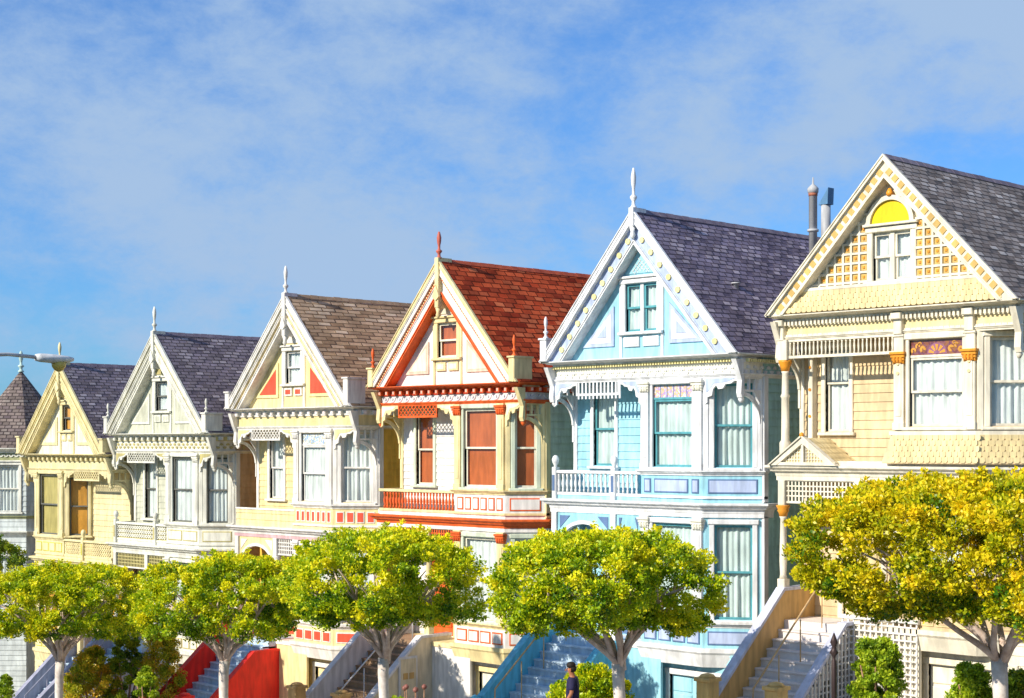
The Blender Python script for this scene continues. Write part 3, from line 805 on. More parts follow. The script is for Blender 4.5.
    b.sweep(bp, [(-.1, -3.85), (.0, -3.85), (.08, -3.55), (.12, -3.5), (.12, -3.4), (-.1, -3.4)], trim)
    for (fr, L0, L1, n) in ((FR, B + .06, F - .04, 4), (AN, .08, al - .08, 1)):
        b.frame(*fr)
        for k in range(n):
            u0 = L0 + (L1 - L0) * k / n + .03; u1 = L0 + (L1 - L0) * (k + 1) / n - .03
            b.bbox(u0, u1, -.045, -.01, -3.32, -3.0, acc, .008); b.box(u0 + .035, u1 - .035, -.05, -.04, -3.285, -3.035, panel)
    b.build('bay_base', root)
    # basement: siding and garage door
    b = MB(); gd = (B + .62, W - .35); y = .32
    b.frame((0, y, Z0)); siding(b, 2.6, W - .02, -base - .6, -3.55, [(gd[0], gd[1], -base - .6, -4.15)], g('basem', wall))
    b.frame((W, y, Z0), (0, 1, 0), (-1, 0, 0)); siding(b, 0, A - y + .6, -base - .6, -3.6, [], g('basem', wall)) if A - y + .6 > 0 else None
    b.build('basement_wall', root)
    b = MB(); b.frame((0, y, Z0)); b.bbox(gd[0] - .12, gd[0], -.05, .2, -base, -4.05, trim); b.bbox(gd[1], gd[1] + .12, -.05, .2, -base, -4.05, trim); b.bbox(gd[0] - .14, gd[1] + .14, -.06, .2, -4.15, -4.0, trim)
    gm = g('garm', wall)
    b.box(gd[0], gd[1], .07, .1, -base - .6, -4.15, gm)
    n = 3; w_ = (gd[1] - gd[0]) / n; hh = .42
    for r_ in range(4):
        for k in range(n):
            u0 = gd[0] + w_ * k + .05; z1 = -4.2 - r_ * hh
            b.bbox(u0, u0 + w_ - .1, .04, .07, z1 - hh + .06, z1, gm, .02)
    b.build('garage_door', root)
    # porch floor
    b = MB(); b.frame(*FR); b.box(-.02, B, -.05, RD + .3, fz - .12, fz, trim); b.box(.02, B + .6, -.02, .06, -base - .6, fz - .12, g('basem', wall))
    b.build('porch_floor', root)
    return root
def FR_F(fr): return fr if len(fr) > 1 else (fr[0],)
RC_F = FR_F

RIDGE = noisemat('ridge_shingles', (.10, .08, .12), (.20, .17, .22), 3); RIDGE_R = noisemat('red_ridge_shingles', (.30, .04, .015), (.52, .10, .04), 3); RIDGE_T = noisemat('brown_ridge_shingles', (.22, .14, .08), (.40, .27, .17), 3)
rust = paint('rust_red_band', (.40, .14, .08), .6); cowl = paint('blue_cowl', (.10, .24, .42), .5)
P = paint
GOLD = P('gold_paint', (.64, .43, .14), .4); GOLD2 = P('orange_gold_paint', (.80, .32, .03), .4); SUNY = P('bright_yellow_paint', (.95, .66, .01), .4)
R_GREY = shingles('slate_grey_shingles', [(.12, .10, .10), (.44, .37, .34), (.22, .17, .15), (.62, .54, .50)], .32, .15)
R_PURP = shingles('purple_grey_shingles', [(.12, .10, .15), (.32, .27, .36), (.20, .16, .21), (.54, .46, .52)], .28, .15)
R_RED = shingles('red_shingles', [(.50, .06, .02), (.74, .13, .045), (.30, .03, .012), (.80, .20, .08)], .36, .19)
R_TAN = shingles('tan_brown_shingles', [(.48, .31, .17), (.72, .50, .31), (.36, .22, .12), (.80, .62, .42)], .5, .16)
R_VIO = shingles('violet_grey_shingles', [(.13, .11, .14), (.31, .26, .31), (.19, .16, .18), (.48, .42, .45)], .3, .15)

RK = lambda a, b_, c: [(0, .24, -.46, a), (.24, .60, -.36, b_), (.60, .80, -.40, c)]
houses = []
# big cream and gold house, nearest
y1w = P('straw_beige_siding', (.70, .53, .31)); y1s = P('pale_yellow_scales', (.82, .67, .36))
houses.append(victorian(dict(X=-21.7, Z=-.45, W=5.85, B=2.98, F=4.88, hc=3.34, hf=2.80, hr=3.2, base=5.6,
    wall=y1w, side=y1w, trim=WARMW, acc=y1s, acc2=GOLD, sash=WARMW, curt=CURT, scale=y1s, gold=GOLD, gold2=GOLD2, sun=SUNY, pent=True, rail='none', capm=GOLD2, capm2=GOLD2,
    friezem=y1s, pattern='wave', dentp=.1, dentw=.055, denth=.11, dento=.12, blocks=(.08, 3.1, 4.76), roof=R_GREY, rw=(.7, 1.32), rwz=(.75, 2.62),
    top=(.36, stained('stained_glass_purple_gold', [(.16, .05, .05), (.22, .08, .04), (.14, .05, .08), (.26, .11, .04), (.20, .08, .09)], 22), WARMW, P('amber_glass', (.66, .32, .06), .2), P('plum_glass', (.30, .13, .22), .2)),
    rakes=[(0, .09, -.46, WARMW), (.09, .38, -.40, WARMW), (.38, .46, -.44, WARMW)], rakedec=('square', .235, .205, .13, -.40, GOLD), tymp=WARMW, gw=(.46, .62, 1.62), twin=True,
    gdeco='grid', gpent=True, studs=True, fin=0, corners=[], porch=('lattice', 'lattice'), panel=y1w, ledge=WARMW, garm=WARMW, basem=WARMW,
    label='cream and gold Victorian house with gridded gable and a yellow half-round sun')))
# pale blue
b1 = P('pale_blue_siding', (.34, .66, .78)); b1s = P('shade_tinted_blue_siding', (.34, .60, .62)); lav = P('lavender_blue_panel', (.46, .55, .78)); slate = P('slate_blue_line', (.12, .20, .38)); cgold = P('cream_gold', (.86, .76, .36)); tealf = P('teal_sash', (.10, .36, .42))  # side wall: the pale blue siding with its shade put into a teal colour
houses.append(victorian(dict(X=-28.75, Z=-1.36, W=6.0, B=2.99, F=4.86, hc=3.47, hf=2.95, hr=3.55, base=5.4,
    wall=b1, side=b1s, trim=COOLW, acc=slate, acc2=lav, sash=tealf, curt=CURTB, apron=b1, capm=CREAMW, roof=R_PURP, panel=lav, casing=COOLW, casing2=COOLW,
    top=(.34, stained('stained_glass_pastel', [(.45, .42, .62), (.66, .42, .2), (.7, .64, .68), (.42, .28, .5), (.62, .46, .28)], 26), slate),
    rakes=[(0, .26, -.46, COOLW), (.26, .70, -.34, lav), (.70, .82, -.40, COOLW)], rakedec=('dot', .48, .42, .15, -.34, cgold), tymp=b1, gw=(.50, .66, 1.80), twin=True,
    gdeco='panels', gd1=lav, gd2=COOLW, gd3=lav, gapex=b1, apexpat=True, brm=COOLW, brm2=lav, screen='spindle', king=.4, fin=1.0, corners=[(.03, .55)], cfh=.55,
    newels=(.1, 2.1), pattern='scroll', patm=COOLW, friezem=CREAMW, dentp=.085, dentw=.045, denth=.07, dentm=cgold, dento=.12, gutter=cgold,
    vents=[(3.79, 6.0, 1.92, 'flue'), (3.17, 7.5, 1.12, 'cowl'), (4.6, 1.6, .12, 'pipe')], rust=rust, cowlm=cowl, basem=b1, garm=b1, doorm=slate,
    label='pale blue Victorian house with white finial and purple slate roof')))
# white and orange-red
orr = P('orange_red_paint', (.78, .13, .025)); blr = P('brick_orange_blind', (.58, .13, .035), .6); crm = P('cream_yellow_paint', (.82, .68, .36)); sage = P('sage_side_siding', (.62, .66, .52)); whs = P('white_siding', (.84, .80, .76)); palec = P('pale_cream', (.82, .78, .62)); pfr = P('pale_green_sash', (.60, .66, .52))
houses.append(victorian(dict(X=-35.6, Z=-1.96, W=5.8, B=3.18, F=5.1, hc=3.6, hf=3.08, hr=3.38, base=5.55,
    wall=whs, side=sage, trim=crm, acc=orr, acc2=orr, sash=palec, curt=blr, blind=True, lowcurt=CURT, apron=whs, capm=orr, pbase=crm, col=crm, roof=R_RED, ridge=RIDGE_R, panel=whs, apn=6, casing=pfr, casing2=crm,
    corn=orr, ledge=orr, ledge2=whs, railcap=crm, balm=orr, bandm=orr, friezem=WHITE, patm=P('lilac_relief', (.66, .64, .70)), pattern='swag', dentm=orr, dentf=P('pink_dot', (.85, .45, .35)), dentbg=P('dark_red_paint', (.42, .03, .01)), scrm=orr,
    rakes=[(0, .13, -.48, crm), (.13, .34, -.46, whs), (.34, .46, -.40, orr), (.46, .78, -.38, whs), (.78, .90, -.42, orr)], rakedec=('tooth', .40, .09, .05, -.40, crm), tymp=whs, gw=(.38, .76, 1.68),
    gdeco='panels', gd1=P('peach_panel_edge', (.85, .58, .45)), gd2=palec, gapex=palec, brm=crm, brm2=palec, screen='lattice', king=1.3, kingm=crm, fin=.75, finm=P('brick_red_finial', (.50, .12, .08)), corners=[(.05, .5), (5.74, .62)], cornm=crm, cfm=orr, cfh=.55, retm=crm,
    pend=orr, newels=(), porch=('lattice', 'lattice'), latm=orr, basem=whs, garm=palec, doorm=orr, balp=.13,
    label='white Victorian house with orange-red trim, red blinds and red shingle roof')))
# yellow with white trim, red triangles
yw = P('soft_yellow_siding', (.82, .67, .34)); yws = P('shade_tinted_yellow_siding', (.84, .48, .07)); coral = P('coral_red_panel', (.80, .10, .05))  # orange side wall is the yellow siding, its shade painted into the colour
houses.append(victorian(dict(X=-42.6, Z=-2.52, W=6.0, B=3.02, F=4.86, hc=3.65, hf=3.02, hr=3.4, base=5.75,
    wall=yw, side=yws, trim=WHITE, acc=WHITE, acc2=coral, sash=WHITE, curt=CURT, apron=yw, roof=R_TAN, ridge=RIDGE_T, panel=coral, apn=7, apa=4, ledge2=P('mauve_line', (.62, .40, .42)),
    top=(.36, stained('stained_glass_blue', [(.25, .4, .7), (.8, .8, .8), (.3, .35, .3), (.55, .65, .8), (.5, .45, .3)], 26), WHITE), friezem=yw, pattern=None, dentp=.37, dentw=.13, dentf=P('blush_dot', (.9, .78, .76)),
    rakes=[(0, .22, -.46, WHITE), (.22, .34, -.40, yw), (.34, .46, -.44, WHITE), (.46, .62, -.38, yw), (.62, .78, -.42, WHITE)], rakedec=('tooth', .28, .09, .05, -.40, slate), tymp=yw, gw=(.37, .74, 1.70),
    gdeco='panels', gd1=cgold, gd2=coral, gapex=WHITE, brm=WHITE, brm2=yw, screen='lattice', king=1.25, fin=.85, corners=[(.05, .5), (5.94, .78)], cfin=False, rail='solid', newels=(),
    porch=('arch', 'lattice'), basem=yw, garm=yw, doorm=coral,
    label='soft yellow Victorian house with coral triangles in its gable and tan roof')))
# grey-cream
gw_ = P('grey_green_cream', (.56, .57, .45)); gws = P('shade_tinted_cream_siding', (.58, .40, .22)); gtr = P('ivory_trim', (.75, .74, .65)); gol = P('dull_olive_gold', (.52, .46, .20)); dks = P('dark_grey_sash', (.16, .16, .14))  # tan side wall: shaded look of the grey-cream siding held in its colour
houses.append(victorian(dict(X=-49.85, Z=-3.37, W=6.05, B=3.28, F=5.15, hc=3.76, hf=3.12, hr=3.35, base=5.8,
    wall=gw_, side=gws, trim=gtr, acc=gol, acc2=gol, sash=dks, curt=CURT, apron=gtr, panel=gtr, apn=2, roof=R_VIO, friezem=gtr, patm=gol, pattern='scroll', dentp=.36, dentw=.13, dentbg=gol, rail='lattice', balm=gol,
    rakes=[(0, .20, -.46, gtr), (.20, .32, -.40, gol), (.32, .46, -.44, gtr), (.46, .62, -.40, gtr), (.62, .78, -.42, gtr)], rakedec=('tooth', .26, .09, .05, -.40, gtr), tymp=gw_, gw=(.37, .76, 1.72),
    gdeco='panels', gd1=gtr, gd2=gw_, gapex=gol, brm=gtr, brm2=gol, screen='lattice', king=1.2, fin=.85, corners=[(.05, .55), (6.0, .6)], cfh=.45, newels=(.1, 2.6), porch=('lattice', 'lattice'), latm=gol, basem=gtr, garm=gtr, doorm=dks,
    label='ivory and grey Victorian house with small dark attic window, violet-grey roof')))
# cream yellow, mirrored, farthest of the matching row
cy = P('butter_siding', (.76, .66, .38)); cyt = P('butter_cream_trim', (.78, .68, .38)); orb = P('orange_blind', (.78, .34, .05)); ygr = P('yellow_green_line', (.62, .58, .10)); brs = P('shade_tinted_butter_siding', (.50, .34, .18))  # brown side wall: butter siding again, coloured as it looks in shade
houses.append(victorian(dict(X=-56.05, Z=-4.12, W=6.0, B=3.29, F=5.33, inner=.72, hc=3.8, hf=3.2, hr=3.25, base=5.9, mirror=True,
    wall=cy, side=brs, trim=cyt, acc=ygr, acc2=orb, sash=dks, curt=orb, curtbay=P('olive_tan_blind', (.60, .46, .16)), blind=True, apron=cyt, panel=cyt, apn=4, roof=R_VIO, friezem=cyt, pattern=None, dentp=.34, dentw=.13, dentbg=gol, rail='lattice', balm=cy, newels=(1.9,),
    rakes=[(0, .2, -.46, cyt), (.2, .3, -.40, ygr), (.3, .5, -.44, cyt), (.5, .62, -.40, cy), (.62, .78, -.42, cyt)], rakedec=None, tymp=palec, gw=(.3, .85, 1.75), gdeco='panels', gd1=cyt, gd2=palec, gapex=cyt,
    brm=cyt, brm2=cy, screen='lattice', king=1.2, kingm=cyt, fin=.75, corners=[(.05, .5), (5.95, .6)], cfin=False, porch=('lattice', 'lattice'), basem=cyt, garm=cyt, doorm=orb,
    vents=[(2.3, 3.6, .55, 'pipe2')], cowlm=cowl,
    label='butter-coloured Victorian house with orange blinds and balcony on its right')))

# ------------------------------------------------------------------ turreted house at the far left
def turret_house():
    cx, cy_, r = -60.1, 31.9, 2.05; zb = ground_z(-62)
    root = empty('turret_house', (cx, cy_, zb)); tag(root, 'pale house with pointed brown turret roof at the left edge', 'house')
    wallm = P('pale_grey_blue_wall', (.62, .68, .68)); tr = P('ivory_turret_trim', (.80, .80, .72)); gr = P('moss_band', (.40, .42, .22))
    roofm = shingles('brown_grey_shingles', [(.16, .13, .12), (.26, .21, .19), (.13, .10, .11), (.30, .26, .23)], .24, .16)
    Zr = -.25 - zb; n = 8; a0 = R(-90 - 22.5 + 0)
    pts = [(r * math.cos(a0 + k * math.pi / 4), r * math.sin(a0 + k * math.pi / 4)) for k in range(n)]
    b = MB()
    fr_list = []
    for k in range(n):
        p, q = pts[k], pts[(k + 1) % n]; L = math.hypot(q[0] - p[0], q[1] - p[1]); u = ((q[0] - p[0]) / L, (q[1] - p[1]) / L, 0); v = (-u[1], u[0], 0)
        b.frame((p[0], p[1], 0), u, v); fr = ((p[0], p[1], 0), u, v); fr_list.append((fr, L))
        holes = [(.28, L - .28, Zr - 2.35, Zr - .55), (.28, L - .28, Zr - 5.9, Zr - 4.0)] if k in (0, 1, 7) else []
        siding(b, 0, L, -1, Zr, holes, wallm)
    b.build('turret_wall', root)
    for k in (0, 1, 7):
        fr, L = fr_list[k]
        for z in (Zr - 2.35, Zr - 5.9): window(root, fr, .28, L - .28, z, z + 1.8, tr, tr, CURT, head=True)
    b = MB(); loop = pts + [pts[0], pts[1]]
    for (prof, m) in ((crown_prof(Zr - .06, Zr + .14, .3), tr), (rect_prof(0, .04, Zr - .4, Zr - .06), gr), (crown_prof(Zr - 2.62, Zr - 2.5, .1), gr), (crown_prof(Zr - 3.3, Zr - 3.1, .2), tr)):
        b = MB(); b.sweep(loop, prof, m); b.build('turret_moulding', root)
    b = MB()
    for k in range(n):
        fr, L = fr_list[k]; b.frame(*fr); b.box(0, L, -.03, .0, Zr - .2, Zr - .08, gr); u = .1
        while u < L - .1: b.prism(arc(u + .1, Zr - .12, .05, .1, math.pi, 2 * math.pi, 6), -.07, -.03, tr); u += .2
    b.build('turret_cornice', root)
    b = MB(); ap = Zr + 3.25
    for k in range(n):
        p, q = pts[k], pts[(k + 1) % n]; s = 1.16; m = 0.0
        vs = [(p[0] * s, p[1] * s, Zr + .13), (q[0] * s, q[1] * s, Zr + .13), (0, 0, ap)]
        b.add(vs, [(0, 1, 2)], roofm, uvs=[[(-.8, 0), (.8, 0), (0, 3.9)]])
    b.build('turret_roof', root)
    finial('turret_finial', root, 0, 0, ap - .08, .85, P('verdigris_finial', (.50, .66, .60)), .13)
    # body behind the turret
    b = MB(); x0, x1, y0, y1 = -5.0, 1.55, 1.0, 12; bz = Zr + .2
    b.frame((x0, y0, 0)); siding(b, 0, x1 - x0, -1, bz, [(5.75, 6.25, Zr - 2.3, Zr - .5)], wallm)
    b.frame((x1, y0, 0), (0, 1, 0), (-1, 0, 0)); siding(b, 0, y1 - y0, -1, bz, [(.5, 1.1, Zr - 2.3, Zr - .4)], wallm)
    b.frame(); b.box(x0, x0 + .1, y0 + .1, y1, -1, bz, wallm); b.box(x0, x1, y1 - .1, y1, -1, bz, wallm)
    b.build('house_wall', root)
    window(root, ((x1, y0, 0), (0, 1, 0), (-1, 0, 0)), .5, 1.1, Zr - 2.3, Zr - .4, tr, dks, CURT)
    window(root, ((x0, y0, 0),), 5.75, 6.25, Zr - 2.3, Zr - .5, tr, dks, CURT)
    b = MB(); xm = (x0 + x1) / 2; hz = bz + 3.0; y0 -= .3
    e0, e1 = x0 - .3, x1 + .3; ym0, ym1 = y0 + 3.2, y1 - 3
    vs = [(e0, y0, bz), (e1, y0, bz), (e1, y1, bz), (e0, y1, bz), (xm, ym0, hz), (xm, ym1, hz)]
    b.add(vs, [(0, 1, 4), (1, 2, 5, 4), (2, 3, 5), (3, 0, 4, 5), (3, 2, 1, 0)], roofm, uvs=[[(0, 0), (7, 0), (3.5, 4.4)], [(0, 0), (11, 0), (8, 4.1), (3.5, 4.1)], [(0, 0), (7, 0), (3.5, 4)], [(0, 0), (11, 0), (8, 4.1), (3.5, 4.1)], [(0, 0)] * 4])
    b.build('main_roof', root)
    b = MB(); b.lathe(xm + .4, ym0 + .6, [(.08, hz - .6), (.08, hz + .25), (.14, hz + .25), (.14, hz + .4), (.04, hz + .5)], cowl, 8); b.build('roof_vent', root)
    b = MB(); b.frame(); b.sweep([(x0 + 6.3 - 0, y0 + .27), (x1, y0 + .3), (x1, 5)], crown_prof(bz - .25, bz + .02, .25), tr); b.build('eave_cornice', root)
turret_house()

# ------------------------------------------------------------------ front stairs
def stairs(h, x0, x1, run_top, z_top, wallm, stepm, capm, label, rail=None, newel=None, door=False, lattice=False, curl=True, drop=.55, wall2=None):
    """a straight flight rising away from the pavement; x is in the house's own metres"""
    X0 = h + x0; zt = z_top; gz = ground_z(h + (x0 + x1) / 2); rise = zt - gz; n = int(round(rise / .19)); r = rise / n; t = .215
    root = empty('front_stairs', (X0, D + run_top, gz)); tag(root, label, 'stairs', 'flights of front stairs')
    w = x1 - x0; b = MB()
    for k in range(n):
        z1 = rise - r * k; y1 = -t * k
        b.box(.0, w, y1 - t, y1 + (1.2 if k == 0 else .0), -.4, z1 - r, stepm) if False else None
        b.box(0, w, y1 - t * 1.0, y1 + .02, z1 - r - .35, z1 - r, stepm); b.bbox(0, w, y1 - t - .03, y1 + .02, z1 - r - .04, z1 - r + .004, stepm, .01)
    b.box(0, w, 0, 1.0, rise - .2, rise + .002, stepm)
    b.build('steps', root)
    yb = -t * n
    for side_, xx in (('l', -.16), ('r', w)):
        b = MB(); hh = .55 if side_ == 'l' else .12
        ext = .25
        b.frame((xx, 0, 0), (0, 1, 0), (1, 0, 0))
        # polygon in (y,z)
        dr = drop if side_ == 'r' else 0; e_ = 1.0 if side_ == 'r' else 1.3; yt = -dr * t / r; zt_ = rise - dr + hh + .1
        low = [(yb - ext, -.5), (e_, -.5), (e_, zt_), (yt, zt_)]
        if lattice and side_ == 'r':
            b.prism([(yb - ext, -.5), (yb + .1, -.5), (yb + .1, hh + .2), (yb - ext, hh + .05)], 0, .16, wallm)
            # open lattice below a white rail
            y = yb + .12
            while y < .9:
                top_ = min(rise - dr + hh, hh + (y - yb) * r / t); b.box(y, y + .035, .06, .09, -.3, top_, WHITE); y += .14
            z = 0.05
            while z < rise - dr + hh:
                ya = max(yb + .1, yb + (z - hh) * t / r); b.box(ya, .95, .045, .06, z, z + .035, WHITE); z += .14
        else:
            b.prism(low + [(yb - ext * .2, hh + .1), (yb - ext, hh * .9)], 0, .16, wall2 if wall2 and side_ == 'r' else wallm)
        if side_ == 'r' and door:
            b.box(-.95, -.30, .16, .20, -.2, 1.86, wallm); b.box(-.9, -.35, .20, .21, -.15, 1.8, wall2); b.box(-.82, -.66, .21, .22, 1.25, 1.42, tanw); b.box(-.60, -.44, .21, .22, 1.25, 1.42, tanw)
        o = b.build('side_wall', root)
        c = MB(); c.frame((xx, 0, 0), (0, 1, 0), (1, 0, 0))
        c.prism([(yb - ext * .2, hh + .1), (yt, zt_), (e_, zt_), (e_, zt_ + .07), (yt - .03, zt_ + .07), (yb - ext * .2 - .02, hh + .17)], -.03, .19, capm)
        if curl: c.lathe(yb - ext, .08, [(.02, hh * .9), (.14, hh * .95), (.12, hh + .15), (.02, hh + .22)], wallm, 10)
        c.build('coping', o)
    if newel:
        for xx in ((-.08, w + .08) if newel[1] == 2 else (w + .08,)):
            b = MB(); b.bbox(xx - .17, xx + .17, yb - .45, yb - .1, -.4, 1.02, newel[0]); b.bbox(xx - .21, xx + .21, yb - .49, yb - .06, 1.02, 1.10, newel[0]); b.lathe(xx, yb - .275, [(.19, 1.1), (.14, 1.16), (.03, 1.19)], newel[0], 12)
            b.build('newel_pillar', root)
    if rail:
        b = MB(); xx = w * rail[0]
        b.tube([(xx, yb - .15, .1), (xx, yb - .12, .95), (xx, -.1, rise + .85), (xx, .5, rise + .85)], .022, rail[1], 6)
        for q in (.33, .66, 1.): b.tube([(xx, yb * (1 - q), rise * q - .1), (xx, yb * (1 - q), rise * q + .87)], .015, rail[1], 6)
        b.build('handrail', root)
    return root
tanw = P('ochre_stair_wall', (.62, .38, .14)); greyc = noisemat('grey_step_concrete', (.60, .54, .52), (.72, .67, .64), 5); redw = P('bright_red_wall', (.94, .03, .018), .5); bluw = P('sky_blue_wall', (.14, .56, .78)); whw = P('whitewashed_wall', (.72, .70, .74)); beige = P('beige_wall', (.74, .62, .44)); violw = P('lilac_grey_wall', (.34, .35, .46)); brst = P('brown_steps', (.36, .23, .14)); blst = P('pale_blue_steps', (.52, .66, .80)); yelp = P('mustard_pillar', (.72, .48, .18)); greycap = P('lavender_coping', (.58, .60, .74)); goldrail = P('tan_handrail', (.60, .40, .20))
stairs(-21.7, .235, 1.85, -.15, -3.90, tanw, greyc, greycap, 'grey stone steps between ochre walls beside white lattice, at the right', rail=(.62, goldrail), newel=(yelp, 2), lattice=True, curl=False, drop=.2)
stairs(-28.75, .25, 2.2, -.3, -1.36 - 3.45, bluw, blst, bluw, 'pale blue steps between sky-blue walls, behind the walking man', rail=(.25, goldrail), curl=True, drop=.3)
stairs(-35.6, .35, 2.1, -.3, -1.96 - 3.45, whw, brst, whw, 'brown steps between whitewashed walls, near the white-trunked middle tree', door=True, newel=(P('orange_tan_pillar', (.66, .40, .16)), 2), rail=(.8, whw), curl=False, drop=.1, wall2=beige)
stairs(-42.6, .25, 2.1, -.3, -2.52 - 3.45, redw, blst, redw, 'pale steps between bright red walls', door=False, curl=True, newel=(redw, 2))
stairs(-49.85, .35, 2.2, -.3, -3.37 - 3.45, violw, blst, violw, 'steps between lilac-grey walls, seen through the second tree from the left', rail=(.5, violw), curl=False)
stairs(-56.05, 3.7, 5.6, -.3, -4.12 - 3.45, violw, blst, violw, 'steps with bluish walls at the bottom left corner', rail=(.5, violw), curl=False)

# ------------------------------------------------------------------ foliage
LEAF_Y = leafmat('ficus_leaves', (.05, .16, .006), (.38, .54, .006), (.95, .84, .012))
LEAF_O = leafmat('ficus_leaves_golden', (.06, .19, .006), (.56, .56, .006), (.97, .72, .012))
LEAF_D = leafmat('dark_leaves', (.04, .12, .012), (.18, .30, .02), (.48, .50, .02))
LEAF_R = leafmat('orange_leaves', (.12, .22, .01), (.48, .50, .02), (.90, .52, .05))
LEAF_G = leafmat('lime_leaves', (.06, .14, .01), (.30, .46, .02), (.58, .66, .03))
BARK = noisemat('pale_bark', (.34, .26, .20), (.62, .55, .48), 6, .85, .5); BARK2 = noisemat('red_brown_bark', (.20, .10, .06), (.42, .24, .15), 7, .85, .5)
WHB = noisemat('pale_trunk_bark', (.46, .39, .34), (.74, .68, .63), 4, .85, .6); LIMB = noisemat('pinkish_limb_bark', (.40, .28, .22), (.68, .56, .49), 5, .85, .5)
def leaves_mesh(name, cents, rads, per, size, mat, rng, tones, flat=.8, up=.35):
    """leaf blades spread through clumps; returns a mesh object"""
    C = np.repeat(cents, per, axis=0); Rr = np.repeat(rads, per); T = np.repeat(tones, per); n = len(C)
    d = rng.normal(size=(n, 3)); d /= np.linalg.norm(d, axis=1)[:, None]
    rr = Rr * rng.random(n) ** .45
    pos = C + d * rr[:, None] * np.array([1, 1, flat])
    # blade direction: outward and up with scatter
    ax = d + rng.normal(size=(n, 3)) * .55 + np.array([0, 0, up]); ax /= np.linalg.norm(ax, axis=1)[:, None]
    sd = np.cross(ax, rng.normal(size=(n, 3))); sd /= np.linalg.norm(sd, axis=1)[:, None]
    nm = np.cross(ax, sd)
    L = size * (.65 + .7 * rng.random(n)); Wd = L * (.26 + .12 * rng.random(n))
    a = pos - ax * (L * .5)[:, None]; t = pos + ax * (L * .5)[:, None] - nm * (L * .12)[:, None]
    l = pos - sd * Wd[:, None] + nm * (L * .1)[:, None]; r = pos + sd * Wd[:, None] + nm * (L * .1)[:, None]
    V = np.stack([a, l, t, r], axis=1).reshape(-1, 3)
    me = bpy.data.meshes.new(name); me.vertices.add(n * 4); me.vertices.foreach_set('co', V.astype(np.float32).ravel())
    me.loops.add(n * 4); me.polygons.add(n)
    me.loops.foreach_set('vertex_index', np.arange(n * 4, dtype=np.int32)); me.polygons.foreach_set('loop_start', np.arange(0, n * 4, 4, dtype=np.int32))
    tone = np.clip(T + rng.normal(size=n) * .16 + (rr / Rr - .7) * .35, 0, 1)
    at = me.attributes.new('leaf_tone', 'FLOAT', 'FACE'); at.data.foreach_set('value', tone.astype(np.float32))
    me.materials.append(mat); me.update(calc_edges=True)
    return me
